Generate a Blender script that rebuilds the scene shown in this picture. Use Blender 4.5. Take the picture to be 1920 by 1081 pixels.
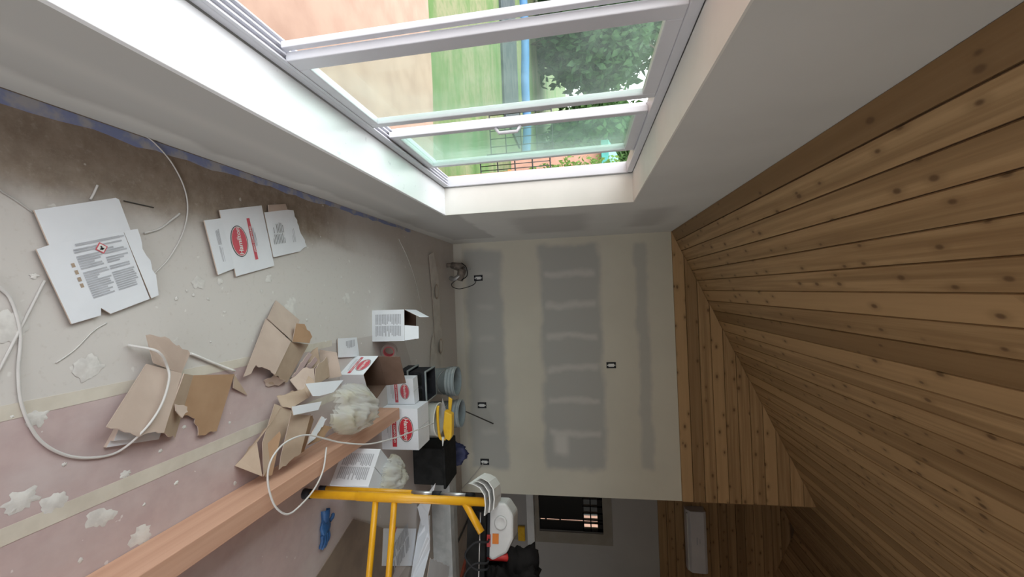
import bpy, bmesh, math, random
from mathutils import Vector, Matrix, Euler, noise
random.seed(7)
PI = math.pi
for o in list(bpy.data.objects): bpy.data.objects.remove(o, do_unlink=True)
scene = bpy.context.scene
COL = scene.collection

# ------------------------------------------------------------------ camera (phone held sideways: up is to the right)
cam_data = bpy.data.cameras.new('camera'); cam = bpy.data.objects.new('camera', cam_data); COL.objects.link(cam)
cam_data.sensor_fit = 'HORIZONTAL'; cam_data.sensor_width = 36.0; cam_data.lens = 790.0 / 1920.0 * 36.0
cam_data.clip_start = 0.02; cam_data.clip_end = 200
pitch, yaw, roll = (0.16619, -0.00824, -0.03937)
fw = Vector((math.sin(yaw)*math.cos(pitch), math.cos(yaw)*math.cos(pitch), -math.sin(pitch)))
rt = Vector((math.cos(yaw), -math.sin(yaw), 0)); upv = rt.cross(fw)
R_ = math.cos(roll)*rt + math.sin(roll)*upv; U_ = -math.sin(roll)*rt + math.cos(roll)*upv
m = Matrix((U_, -R_, -fw)).transposed().to_4x4(); m.translation = (0.6667, 0.0, 1.6829)
cam.matrix_world = m
scene.camera = cam

# ------------------------------------------------------------------ overcast sky
world = bpy.data.worlds.new('overcast_sky'); scene.world = world; world.use_nodes = True
bgn = world.node_tree.nodes['Background']
bgn.inputs['Color'].default_value = (0.955, 0.985, 1.0, 1); bgn.inputs['Strength'].default_value = 3.2
scene.view_settings.view_transform = 'Standard'; scene.view_settings.look = 'None'
scene.view_settings.gamma = 1.0; scene.view_settings.use_curve_mapping = False
scene.view_settings.exposure = 0.62

def portal(name, loc, direction, sx, sy):
    l = bpy.data.lights.new(name, 'AREA'); l.shape = 'RECTANGLE'; l.size = sx; l.size_y = sy
    l.cycles.is_portal = True
    o = bpy.data.objects.new(name, l); COL.objects.link(o); o.location = loc
    o.rotation_euler = Vector(direction).to_track_quat('-Z', 'Y').to_euler()
    return o
# openings that let the sky in (portals only guide sampling, they give off no light)
portal('window_portal', (-0.36, 1.40, 1.34), (1, 0, 0), 3.9, 1.5)
portal('rear_portal', (3.4, -3.35, 1.30), (0, 1, 0), 5.9, 2.5)
portal('side_portal', (9.45, -.3, 1.30), (-1, 0, 0), 5.3, 2.5)

# ------------------------------------------------------------------ constants of the room
D = 5.412; H = 2.775; S = 0.449; WR = 3.291; YF = 7.384; YR = -3.2; XR = 9.3; RX = 4.65
ZS, ZH, YJ, YN = 0.573, 2.104, 3.399, -0.55
def ceil_z(x): return H + S * (x if x < RX else XR - x)

# ------------------------------------------------------------------ material helpers
MATS = {}
class NT:
    def __init__(s, name):
        s.m = bpy.data.materials.new(name); s.m.use_nodes = True; s.t = s.m.node_tree; s.t.nodes.clear()
        s.out = s.t.nodes.new('ShaderNodeOutputMaterial'); MATS[name] = s.m
    def n(s, typ, **kw):
        nd = s.t.nodes.new(typ)
        for k, v in kw.items(): setattr(nd, k, v)
        return nd
    def l(s, a, b): s.t.links.new(a, b)
    def set(s, inp, v):
        if hasattr(v, 'is_linked') or isinstance(v, bpy.types.NodeSocket): s.l(v, inp)
        elif isinstance(v, (tuple, list)) and len(v) == 3 and inp.type == 'RGBA': inp.default_value = (*v, 1)
        else: inp.default_value = v
    def math(s, op, a, b=None, clamp=False):
        nd = s.n('ShaderNodeMath', operation=op, use_clamp=clamp); s.set(nd.inputs[0], a)
        if b is not None: s.set(nd.inputs[1], b)
        return nd.outputs[0]
    def mix(s, f, a, b):
        nd = s.n('ShaderNodeMix', data_type='RGBA'); s.set(nd.inputs[0], f); s.set(nd.inputs[6], a); s.set(nd.inputs[7], b)
        return nd.outputs[2]
    def smooth(s, v, a, b):
        nd = s.n('ShaderNodeMapRange', interpolation_type='SMOOTHSTEP'); s.set(nd.inputs[0], v)
        nd.inputs[1].default_value = a; nd.inputs[2].default_value = b
        return nd.outputs[0]
    def coords(s, kind='Object'): return s.n('ShaderNodeTexCoord').outputs[kind]
    def xyz(s, v):
        nd = s.n('ShaderNodeSeparateXYZ'); s.l(v, nd.inputs[0]); return nd.outputs
    def noise(s, v, scale, detail=3, rough=.55, col=False):
        nd = s.n('ShaderNodeTexNoise'); s.l(v, nd.inputs['Vector']); nd.inputs['Scale'].default_value = scale
        nd.inputs['Detail'].default_value = detail; nd.inputs['Roughness'].default_value = rough
        return nd.outputs['Color' if col else 'Fac']
    def scale(s, v, xyz):
        nd = s.n('ShaderNodeMapping'); s.l(v, nd.inputs[0]); nd.inputs['Scale'].default_value = xyz; return nd.outputs[0]
    def box(s, x, z, x0, x1, z0, z1, f):
        a = s.smooth(x, x0 - f, x0 + f); b = s.math('SUBTRACT', 1, s.smooth(x, x1 - f, x1 + f))
        c = s.smooth(z, z0 - f, z0 + f); d = s.math('SUBTRACT', 1, s.smooth(z, z1 - f, z1 + f))
        return s.math('MULTIPLY', s.math('MULTIPLY', a, b), s.math('MULTIPLY', c, d))
    def bsdf(s, col, rough=.6, metal=0, bump=None, bs=.2, bd=.01, spec=.4, trans=0, alpha=1):
        p = s.n('ShaderNodeBsdfPrincipled'); s.set(p.inputs['Base Color'], col); s.set(p.inputs['Roughness'], rough)
        p.inputs['Metallic'].default_value = metal; p.inputs['Specular IOR Level'].default_value = spec
        p.inputs['Transmission Weight'].default_value = trans; p.inputs['Alpha'].default_value = alpha
        if bump is not None:
            b = s.n('ShaderNodeBump'); b.inputs['Strength'].default_value = bs; b.inputs['Distance'].default_value = bd
            s.l(bump, b.inputs['Height']); s.l(b.outputs[0], p.inputs['Normal'])
        s.l(p.outputs[0], s.out.inputs[0]); return p
def simple(name, c1, c2=None, scale=8, rough=.6, metal=0, bs=0, bscale=60, spec=.4, lo=.35, hi=.65, rnd=0):
    t = NT(name); co = t.coords()
    if c2 is None: c2 = tuple(x * .85 for x in c1)
    f = t.smooth(t.noise(co, scale, 4), lo, hi); c = t.mix(f, c1, c2)
    if rnd:
        r = t.n('ShaderNodeObjectInfo').outputs['Random']
        c = t.mix(t.math('MULTIPLY', r, rnd), c, tuple(x * .55 for x in c1))
    t.bsdf(c, rough, metal, t.noise(co, bscale, 3) if bs else None, bs, .004, spec)
    return t.m

# drywall of the window wall: pale primer with sanded compound and a few darker smears near the far corner
def mat_drywall(name, bands, stripes=None, base=(.62, .60, .55), mud=(.44, .435, .43), axis='x', pale=None):
    t = NT(name); co = t.coords(); n = t.noise(co, 1.6, 4)
    x, y, z = t.xyz(co); h = x if axis == 'x' else y
    wob = t.math('MULTIPLY', t.math('SUBTRACT', t.noise(co, 3.0, 3), .5), .16)
    hx = t.math('ADD', h, wob); zz = t.math('ADD', z, wob)
    f = None
    for b in bands:
        q = t.math('MULTIPLY', t.box(hx, zz, *b[:4], b[4]), b[5]); f = q if f is None else t.math('MAXIMUM', f, q)
    c = t.mix(t.smooth(n, .3, .7), base, tuple(v * .94 for v in base))
    if f is not None: c = t.mix(f, c, mud)
    for (x0, x1, z0, z1, fe, a) in (stripes or []):
        c = t.mix(t.math('MULTIPLY', t.box(hx, z, x0, x1, z0, z1, fe), a), c, pale or (.62, .60, .56))
    t.bsdf(c, .85, 0, t.noise(co, 90, 3), .06, .002, .2)
    return t.m
bw_bands = [(.10, 2.97, .15, .64, .05, 1), (.10, 2.95, 1.14, 1.90, .05, 1), (.12, 2.92, 2.33, 2.47, .035, .75)]
bw_str = [(.0, 3.2, -.05, .11, .015, .6)]
for k in range(6):
    xs = .45 + .406 * k
    bw_str.append((xs - .035, xs + .035, 1.20, 1.84, .035, .55)); bw_str.append((xs - .03, xs + .03, .30, .52, .05, .30))
bw_str.append((2.50, 2.78, 1.25, 1.42, .05, .75))
mat_drywall('drywall_back', bw_bands, bw_str, base=(.60, .57, .485), mud=(.405, .40, .375))
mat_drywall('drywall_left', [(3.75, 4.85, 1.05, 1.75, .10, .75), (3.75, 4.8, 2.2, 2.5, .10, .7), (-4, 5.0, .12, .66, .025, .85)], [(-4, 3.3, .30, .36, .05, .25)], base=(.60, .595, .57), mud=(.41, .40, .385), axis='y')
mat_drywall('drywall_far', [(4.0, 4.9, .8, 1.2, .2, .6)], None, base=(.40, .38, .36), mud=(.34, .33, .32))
simple('white_trim', (.80, .80, .80), (.74, .74, .74), 3, .35, spec=.5)
simple('jamb_paint', (.74, .72, .68), (.70, .68, .64), 3, .6)
def mat_sill():
    t = NT('sill_paint'); co = t.coords(); n = t.noise(co, 26, 2)
    c = t.mix(t.smooth(n, .68, .72), (.84, .85, .87), (.70, .71, .74)); t.bsdf(c, .28, 0, t.noise(co, 30, 3), .12, .003, .5)
mat_sill()
simple('vinyl', (.60, .60, .645), (.57, .57, .61), 3, .35, spec=.5)

def mat_wood(name, c1, c2, cdark, knot=True, rnd=1.0, rough=.55):
    t = NT(name); co = t.coords(); oi = t.n('ShaderNodeObjectInfo').outputs['Random']
    cb = t.n('ShaderNodeCombineXYZ'); t.l(t.math('MULTIPLY', oi, 57.0), cb.inputs[0]); t.l(t.math('MULTIPLY', oi, 31.0), cb.inputs[1]); t.l(t.math('MULTIPLY', oi, 13.0), cb.inputs[2])
    va = t.n('ShaderNodeVectorMath', operation='ADD'); t.l(co, va.inputs[0]); t.l(cb.outputs[0], va.inputs[1]); v = va.outputs[0]
    g1 = t.noise(t.scale(v, (1.0, 26, 26)), 1.2, 5, .6); g2 = t.noise(t.scale(v, (.30, 17, 17)), 1.0, 4)
    c = t.mix(t.smooth(g1, .3, .7), c1, c2); c = t.mix(t.math('MULTIPLY', t.smooth(g2, .42, .68), .62), c, cdark)
    fr = t.n('ShaderNodeMath', operation='FRACT'); t.l(t.math('MULTIPLY', oi, 7.31), fr.inputs[0])
    c = t.mix(t.math('MULTIPLY', t.smooth(fr.outputs[0], .3, 1.0), .75 * rnd), c, cdark)
    fr2 = t.n('ShaderNodeMath', operation='FRACT'); t.l(t.math('MULTIPLY', oi, 3.77), fr2.inputs[0])
    c = t.mix(t.math('MULTIPLY', t.smooth(fr2.outputs[0], .6, 1.0), .45 * rnd), c, tuple(min(1, k * 1.35) for k in c1))
    if knot:
        vx, vy, vz = t.xyz(v); cv = t.n('ShaderNodeCombineXYZ'); t.l(t.math('MULTIPLY', vx, 4.6), cv.inputs[0]); t.l(t.math('MULTIPLY', t.math('ADD', vy, vz), 8.5), cv.inputs[1])
        vo = t.n('ShaderNodeTexVoronoi', voronoi_dimensions='2D'); t.l(cv.outputs[0], vo.inputs['Vector']); vo.inputs['Scale'].default_value = 1.0
        cr, cg, cb_ = t.xyz(vo.outputs['Color'])
        dist = t.math('ADD', vo.outputs['Distance'], t.math('MULTIPLY', cg, .05))
        k = t.math('MULTIPLY', t.math('SUBTRACT', 1, t.smooth(dist, .06, .15)), t.smooth(cr, .42, .46)); c = t.mix(t.math('MULTIPLY', k, .85), c, (.075, .035, .016))
        ring = t.math('MULTIPLY', t.math('SUBTRACT', 1, t.smooth(dist, .12, .34)), t.smooth(cr, .42, .46)); c = t.mix(t.math('MULTIPLY', ring, .35), c, cdark)
    t.bsdf(c, rough, 0, g1, .12, .003, .35); return t.m
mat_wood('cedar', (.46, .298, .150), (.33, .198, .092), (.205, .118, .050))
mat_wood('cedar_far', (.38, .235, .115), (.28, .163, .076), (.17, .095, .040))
mat_wood('fir_beam', (.64, .385, .28), (.58, .34, .24), (.50, .28, .19), knot=False, rnd=0)
mat_wood('deck_wood', (.62, .22, .08), (.52, .17, .06), (.40, .12, .05), knot=False)
simple('groove_dark', (.12, .07, .04), None, 5, .9)

def mat_floor():
    t = NT('floor_paper'); co = t.coords(); x, y, z = t.xyz(co)
    n1 = t.noise(co, 2.2, 6, .65); n2 = t.noise(co, 11, 5, .7); n3 = t.noise(co, 40, 3, .6)
    base = t.mix(t.smooth(n2, .3, .72), (.345, .285, .235), (.245, .195, .155)); base = t.mix(t.math('MULTIPLY', t.smooth(t.noise(co, 30, 6, .75), .52, .72), .45), base, (.48, .42, .36))
    # joint-compound dust lies thick in the middle of the floor and thin along the window wall
    d = t.math('ADD', t.smooth(x, .16, .42), t.math('MULTIPLY', t.math('SUBTRACT', n1, .5), .9))
    far = t.smooth(y, 2.0, 3.2); d = t.math('MAXIMUM', d, t.math('MULTIPLY', far, t.math('ADD', .45, t.math('MULTIPLY', n1, .6))))
    d = t.math('MULTIPLY', t.smooth(d, .15, .85), t.math('SUBTRACT', 1, t.math('MULTIPLY', t.smooth(n3, .55, .85), .3)))
    right = t.math('SUBTRACT', 1, t.math('MULTIPLY', t.smooth(x, 1.9, 3.4), .65)); d = t.math('MULTIPLY', d, right)
    c = t.mix(d, base, (.605, .573, .55))
    sp = t.smooth(t.noise(co, 17, 2, .5), .70, .73); c = t.mix(t.math('MULTIPLY', sp, .5), c, (.78, .77, .74))
    t.bsdf(c, .8, 0, n2, .18, .004, .25)
mat_floor()
def mat_rosin():
    t = NT('rosin_paper'); co = t.coords(); x, y, z = t.xyz(co)
    n1 = t.noise(t.scale(co, (1.6, .7, 1)), 2.2, 5, .6); n2 = t.noise(co, 14, 4)
    c = t.mix(t.smooth(n2, .3, .7), (.52, .405, .40), (.47, .36, .357))
    c = t.mix(t.math('MULTIPLY', t.smooth(n1, .42, .75), .55), c, (.58, .52, .52))
    c = t.mix(t.math('MULTIPLY', t.smooth(t.math('ADD', y, n1), 2.2, 3.6), .85), c, (.53, .495, .47))
    sp = t.smooth(t.noise(co, 24, 2), .72, .74); c = t.mix(t.math('MULTIPLY', sp, .55), c, (.78, .76, .74))
    t.bsdf(c, .75, 0, n1, .3, .01, .25)
mat_rosin()
simple('seam_tape', (.64, .59, .515), (.55, .50, .43), 9, .6, lo=.3, hi=.75)
simple('blue_tape', (.26, .31, .54), (.46, .46, .50), 9, .6, lo=.45, hi=.62)
simple('plaster', (.70, .68, .655), (.58, .555, .535), 22, .8, bs=.3, bscale=50)
simple('carton_white', (.78, .80, .85), (.74, .76, .81), 5, .55)
simple('cardboard', (.47, .36, .275), (.42, .315, .235), 7, .8, bs=.05, bscale=90)
simple('cardboard_pale', (.55, .44, .375), (.49, .385, .325), 6, .8, bs=.05, bscale=90)
simple('cardboard_dark', (.40, .255, .155), (.355, .22, .13), 7, .8)
simple('cardboard_brown', (.17, .105, .078), (.14, .085, .06), 7, .8)
simple('carton_faded', (.60, .565, .525), (.53, .495, .455), 9, .8)
simple('ink_grey', (.47, .48, .52), None, 30, .6)
simple('ink_black', (.05, .05, .055), None, 30, .6)
simple('ink_red', (.60, .035, .055), (.55, .03, .05), 10, .5)
simple('ink_pale_red', (.62, .10, .13), (.55, .08, .11), 10, .5)
simple('ink_white', (.80, .78, .76), None, 10, .5)
simple('ink_brown', (.42, .32, .24), None, 10, .5)
simple('cable_white', (.62, .60, .585), (.56, .54, .525), 8, .45)
simple('cable_grey', (.46, .44, .42), None, 8, .5)
simple('cable_black', (.02, .02, .022), None, 8, .6, spec=.2)
simple('bucket_grey', (.30, .345, .36), (.40, .43, .43), 12, .45, lo=.42, hi=.7)
simple('bucket_inside', (.20, .235, .255), (.26, .30, .31), 9, .5)
simple('bucket_white', (.66, .65, .60), (.60, .59, .54), 6, .4)
simple('black_plastic', (.020, .021, .026), (.05, .05, .055), 14, .6, lo=.55, hi=.75, spec=.2)
simple('black_cloth', (.009, .008, .008), (.016, .015, .015), 12, .9, bs=.5, bscale=30, spec=.05)
simple('black_bin', (.012, .012, .012), (.02, .02, .02), 12, .75, spec=.12)
simple('navy', (.018, .022, .07), (.03, .035, .10), 9, .6, bs=.3, bscale=20)
simple('blue_glove', (.022, .075, .20), (.035, .12, .30), 16, .45, bs=.3, bscale=60)
simple('yellow_paint', (.72, .36, .012), (.62, .29, .01), 10, .35, lo=.45, hi=.8, spec=.5)
simple('tool_yellow', (.75, .45, .03), (.68, .38, .02), 10, .35)
simple('orange_ink', (.65, .18, .01), None, 10, .5)
simple('alu', (.55, .55, .56), (.48, .48, .49), 10, .35, metal=.8)
simple('galvanized', (.50, .51, .51), (.40, .41, .41), 9, .45, metal=.1, bs=.1, bscale=20)
simple('white_plastic', (.72, .72, .71), (.66, .66, .65), 6, .4)
simple('steel', (.42, .42, .42), (.34, .34, .34), 10, .35, metal=.6)
simple('drill_brown', (.24, .20, .17), (.12, .10, .085), 14, .6)
simple('dark_rod', (.06, .055, .05), None, 10, .6)
simple('red_board', (.40, .10, .06), (.33, .08, .05), 8, .6)
simple('red_plastic', (.50, .03, .03), None, 8, .4)
simple('hardboard', (.26, .20, .155), (.21, .16, .125), 5, .7)
simple('case_white', (.56, .56, .56), (.50, .50, .50), 6, .4)
simple('casing', (.27, .24, .20), (.24, .21, .17), 5, .6)
simple('window_black', (.008, .007, .006), None, 5, .25)
simple('split_white', (.62, .60, .62), (.58, .56, .58), 3, .4)
simple('patio', (.30, .195, .145), (.245, .15, .11), 3.2, .9, bs=.2, bscale=9, lo=.3, hi=.75)
def mat_grass():
    t = NT('lawn'); co = t.coords(); n = t.noise(t.scale(co, (.5, 1.6, 1)), .8, 5, .6); n2 = t.noise(co, 9, 4)
    c = t.mix(t.smooth(n, .35, .62), (.08, .135, .047), (.165, .165, .095)); c = t.mix(t.math('MULTIPLY', t.smooth(n2, .4, .7), .4), c, (.055, .115, .033))
    t.bsdf(c, .9, 0, n2, .4, .02, .1)
mat_grass()
simple('terrace', (.55, .52, .49), (.48, .45, .42), 2, .9)
simple('dark_glass_frame', (.03, .03, .03), None, 5, .4)
simple('pool_cover', (.055, .068, .072), (.08, .09, .09), 3, .95, spec=.05)
simple('pool_hose', (.05, .15, .30), None, 3, .5)
def mat_leaf(name, c1, c2):
    t = NT(name); r = t.n('ShaderNodeTexNoise'); r.inputs['Scale'].default_value = 4; t.l(t.coords(), r.inputs[0])
    p = t.bsdf(t.mix(t.smooth(r.outputs['Fac'], .35, .65), c1, c2), .6, spec=.2)
    tr = t.n('ShaderNodeBsdfTranslucent'); tr.inputs[0].default_value = (*c2, 1)
    mx = t.n('ShaderNodeMixShader'); mx.inputs[0].default_value = .25; t.l(p.outputs[0], mx.inputs[1]); t.l(tr.outputs[0], mx.inputs[2]); t.l(mx.outputs[0], t.out.inputs[0])
mat_leaf('leaf_mid', (.035, .085, .025), (.09, .17, .055)); mat_leaf('leaf_dark', (.02, .05, .02), (.06, .12, .045)); mat_leaf('leaf_bright', (.09, .18, .035), (.18, .29, .08))
simple('bark', (.13, .09, .07), (.08, .055, .045), 12, .9)
simple('stucco_pink', (.50, .28, .22), (.46, .25, .19), 6, .9)
simple('teal_plastic', (.06, .30, .28), None, 6, .5)
simple('black_metal', (.02, .02, .022), None, 10, .4)
def mat_glass():
    t = NT('green_glass'); tr = t.n('ShaderNodeBsdfTransparent'); tr.inputs[0].default_value = (.865, .935, .90, 1)
    g = t.n('ShaderNodeBsdfGlossy'); g.inputs['Roughness'].default_value = .02; g.inputs[0].default_value = (.9, 1, .97, 1)
    lw = t.n('ShaderNodeLayerWeight'); lw.inputs[0].default_value = .5; fz = t.math('ADD', .02, t.math('MULTIPLY', t.math('POWER', lw.outputs['Facing'], 5), .5))
    m1 = t.n('ShaderNodeMixShader'); t.l(fz, m1.inputs[0]); t.l(tr.outputs[0], m1.inputs[1]); t.l(g.outputs[0], m1.inputs[2])
    d = t.n('ShaderNodeBsdfTranslucent'); d.inputs[0].default_value = (.75, .88, .84, 1)
    f = t.math("MULTIPLY", t.smooth(t.noise(t.coords(), 2.5, 4), .3, .8), .05)
    m2 = t.n('ShaderNodeMixShader'); t.l(t.math("ADD", f, .02), m2.inputs[0]); t.l(m1.outputs[0], m2.inputs[1]); t.l(d.outputs[0], m2.inputs[2]); t.l(m2.outputs[0], t.out.inputs[0])
    t = NT('smoked_glass'); tr = t.n('ShaderNodeBsdfTransparent'); tr.inputs[0].default_value = (.38, .37, .36, 1); t.l(tr.outputs[0], t.out.inputs[0])
    t = NT('clear_glass'); tr = t.n('ShaderNodeBsdfTransparent'); tr.inputs[0].default_value = (.9, .93, .92, 1)
    g = t.n('ShaderNodeBsdfGlossy'); g.inputs['Roughness'].default_value = .02
    lw = t.n('ShaderNodeLayerWeight'); lw.inputs[0].default_value = .5; fz = t.math('ADD', .02, t.math('MULTIPLY', t.math('POWER', lw.outputs['Facing'], 5), .5))
    m1 = t.n('ShaderNodeMixShader'); t.l(fz, m1.inputs[0]); t.l(tr.outputs[0], m1.inputs[1]); t.l(g.outputs[0], m1.inputs[2]); t.l(m1.outputs[0], t.out.inputs[0])
mat_glass()
def mat_film(name, col, tint, op):
    t = NT(name); co = t.coords()
    p = t.bsdf(t.mix(t.smooth(t.noise(co, 7, 3), .35, .65), col, tint), .25, 0, t.noise(co, 12, 4), .5, .02, .6)
    tr = t.n('ShaderNodeBsdfTransparent'); tl = t.n('ShaderNodeBsdfTranslucent'); tl.inputs[0].default_value = (*col, 1)
    a = t.n('ShaderNodeMixShader'); a.inputs[0].default_value = .35; t.l(p.outputs[0], a.inputs[1]); t.l(tl.outputs[0], a.inputs[2])
    b = t.n('ShaderNodeMixShader'); b.inputs[0].default_value = op; t.l(tr.outputs[0], b.inputs[1]); t.l(a.outputs[0], b.inputs[2]); t.l(b.outputs[0], t.out.inputs[0])
mat_film('film_clear', (.74, .74, .72), (.70, .67, .50), .55); mat_film('film_tape', (.68, .66, .62), (.6, .58, .52), .55)

# ------------------------------------------------------------------ mesh helpers
class MB:
    """collects shapes; build() links them as ONE mesh object"""
    def __init__(s): s.v = []; s.f = []; s.mi = []; s.mats = []; s.sm = []
    def _m(s, mat):
        if mat not in s.mats: s.mats.append(mat)
        return s.mats.index(mat)
    def add(s, vs, fs, mat=None, smooth=False):
        o = len(s.v); s.v += [Vector(p) for p in vs]; k = s._m(mat)
        for f in fs: s.f.append([i + o for i in f]); s.mi.append(k); s.sm.append(smooth)
    def box(s, a, b, mat=None, M=None):
        x0, y0, z0 = a; x1, y1, z1 = b
        vs = [Vector(p) for p in ((x0,y0,z0),(x1,y0,z0),(x1,y1,z0),(x0,y1,z0),(x0,y0,z1),(x1,y0,z1),(x1,y1,z1),(x0,y1,z1))]
        if M: vs = [M @ p for p in vs]
        s.add(vs, [(0,3,2,1),(4,5,6,7),(0,1,5,4),(1,2,6,5),(2,3,7,6),(3,0,4,7)], mat)
    def prism(s, pts, off, mat=None, mat2=None, mats=None):
        """polygon (3D points) thickened by vector off; mat = face on the off side, mat2 = back, mats = rim"""
        n = len(pts); P = [Vector(p) for p in pts]; off = Vector(off)
        nrm = Vector((0, 0, 0))
        for i in range(n): nrm += P[i].cross(P[(i + 1) % n])
        if nrm.dot(off) < 0: P = P[::-1]
        o = len(s.v); s.v += P + [p + off for p in P]
        s.f.append(list(range(o + n, o + 2 * n))); s.mi.append(s._m(mat)); s.sm.append(False)
        s.f.append(list(range(o + n - 1, o - 1, -1))); s.mi.append(s._m(mat2 or mat)); s.sm.append(False)
        for i in range(n):
            j = (i + 1) % n; s.f.append([o + i, o + j, o + n + j, o + n + i]); s.mi.append(s._m(mats or mat2 or mat)); s.sm.append(False)
    def tube(s, pts, r, seg=8, mat=None, smooth=True, cap=True):
        P = [Vector(p) for p in pts]; n = len(P); rs = r if isinstance(r, (list, tuple)) else [r] * n
        o = len(s.v); up = None; k = s._m(mat)
        for i, p in enumerate(P):
            t = (P[min(i + 1, n - 1)] - P[max(i - 1, 0)]).normalized()
            if up is None: up = t.orthogonal().normalized()
            up = (up - t * up.dot(t)).normalized(); sd = t.cross(up)
            for j in range(seg):
                a = 2 * PI * j / seg; s.v.append(p + rs[i] * (math.cos(a) * up + math.sin(a) * sd))
        for i in range(n - 1):
            for j in range(seg):
                a = o + i * seg + j; b = o + i * seg + (j + 1) % seg
                s.f.append([a, b, b + seg, a + seg]); s.mi.append(k); s.sm.append(smooth)
        if cap:
            s.f.append([o + j for j in range(seg)][::-1]); s.mi.append(k); s.sm.append(False)
            s.f.append([o + (n - 1) * seg + j for j in range(seg)]); s.mi.append(k); s.sm.append(False)
    def lathe(s, prof, seg=32, mat=None, M=None, smooth=True):
        o = len(s.v); k = s._m(mat)
        for (r, z) in prof:
            for j in range(seg):
                a = 2 * PI * j / seg; p = Vector((r * math.cos(a), r * math.sin(a), z)); s.v.append(M @ p if M else p)
        for i in range(len(prof) - 1):
            for j in range(seg):
                a = o + i * seg + j; b = o + i * seg + (j + 1) % seg
                s.f.append([a, b, b + seg, a + seg]); s.mi.append(k); s.sm.append(smooth)
    def disc(s, c, ex, ey, rx, ry, seg=28, mat=None):
        c = Vector(c); ex = Vector(ex); ey = Vector(ey)
        s.add([c + ex * rx * math.cos(2*PI*j/seg) + ey * ry * math.sin(2*PI*j/seg) for j in range(seg)], [list(range(seg))], mat)
    def rect(s, c, ex, ey, w, h, mat=None):
        c = Vector(c); ex = Vector(ex) * w / 2; ey = Vector(ey) * h / 2
        s.add([c - ex - ey, c + ex - ey, c + ex + ey, c - ex + ey], [(0, 1, 2, 3)], mat)
    def build(s, name, mat=None, parent=None, origin=None, bevel=0):
        me = bpy.data.meshes.new(name); og = Vector(origin) if origin else Vector((0, 0, 0))
        me.from_pydata([p - og for p in s.v], [], s.f)
        for q in s.mats: me.materials.append(MATS[q if q else mat])
        me.polygons.foreach_set('material_index', s.mi); me.polygons.foreach_set('use_smooth', s.sm); me.update()
        ob = bpy.data.objects.new(name, me); COL.objects.link(ob); ob.location = og
        if parent:
            ob.parent = parent; ob.location = og - abs_loc(parent)
        if bevel:
            bv = ob.modifiers.new('bevel', 'BEVEL'); bv.width = bevel; bv.segments = 2; bv.limit_method = 'ANGLE'
        return ob
def abs_loc(o):
    v = Vector(o.location)
    while o.parent: o = o.parent; v += o.location
    return v
def tag(o, label, cat, group=None, kind=None):
    if label: o['label'] = label
    if cat: o['category'] = cat
    if group: o['group'] = group
    if kind: o['kind'] = kind
    return o
def thing(name, loc, label, cat, group=None):
    o = bpy.data.objects.new(name, None); COL.objects.link(o); o.location = loc; o.empty_display_size = .05
    return tag(o, label, cat, group)
def struct(o, label=None, cat=None):
    o['kind'] = 'structure'
    return tag(o, label, cat)
def rotz(a): return Matrix.Rotation(a, 4, 'Z')
def TR(loc, rz=0, rx=0, ry=0): return Matrix.Translation(loc) @ Euler((rx, ry, rz)).to_matrix().to_4x4()
def smooth_path(P, n=6):
    P = [Vector(p) for p in P]; out = []
    Q = [P[0] * 2 - P[1]] + P + [P[-1] * 2 - P[-2]]
    for i in range(1, len(Q) - 2):
        for k in range(n):
            t = k / n; a, b, c, d = Q[i-1], Q[i], Q[i+1], Q[i+2]
            out.append(.5 * ((2*b) + (c-a)*t + (2*a-5*b+4*c-d)*t*t + (3*b-a-3*c+d)*t*t*t))
    return out + [P[-1]]
def torn(P, edges, amp=.012, step=.02, seed=1):
    """roughen the listed edges of a polygon as torn card"""
    r = random.Random(seed); out = []; n = len(P)
    for i in range(n):
        a = Vector(P[i]); b = Vector(P[(i + 1) % n]); out.append(a)
        if i in edges:
            k = max(2, int((b - a).length / step)); d = (b - a).normalized()
            side = d.cross(Vector((0, 0, 1)))
            for q in range(1, k): out.append(a + (b - a) * q / k + side * r.uniform(-amp, amp) + d * r.uniform(-.3, .3) * step)
    return out
def normal_of(P):
    nrm = Vector((0, 0, 0)); P = [Vector(p) for p in P]
    for i in range(len(P)): nrm += P[i].cross(P[(i + 1) % len(P)])
    nrm.normalize()
    return nrm if nrm.z >= 0 else -nrm
def text_mesh(body, size, c, ex, ey, name, mat, parent, lift=.0012, shear=0):
    cu = bpy.data.curves.new(name, 'FONT'); cu.body = body; cu.size = size; cu.align_x = 'CENTER'; cu.align_y = 'CENTER'; cu.shear = shear; cu.resolution_u = 3
    cu.offset = size * .02
    tmp = bpy.data.objects.new(name + '_tmp', cu); COL.objects.link(tmp)
    dg = bpy.context.evaluated_depsgraph_get(); me = bpy.data.meshes.new_from_object(tmp.evaluated_get(dg)); bpy.data.objects.remove(tmp, do_unlink=True)
    ex = Vector(ex).normalized(); ey = Vector(ey).normalized(); ez = ex.cross(ey); c = Vector(c)
    for v in me.vertices: v.co = c + ex * v.co.x + ey * v.co.y + ez * lift
    me.materials.clear(); me.materials.append(MATS[mat]); ob = bpy.data.objects.new(name, me); COL.objects.link(ob)
    if parent: ob.parent = parent; ob.location = -abs_loc(parent)
    return ob
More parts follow.
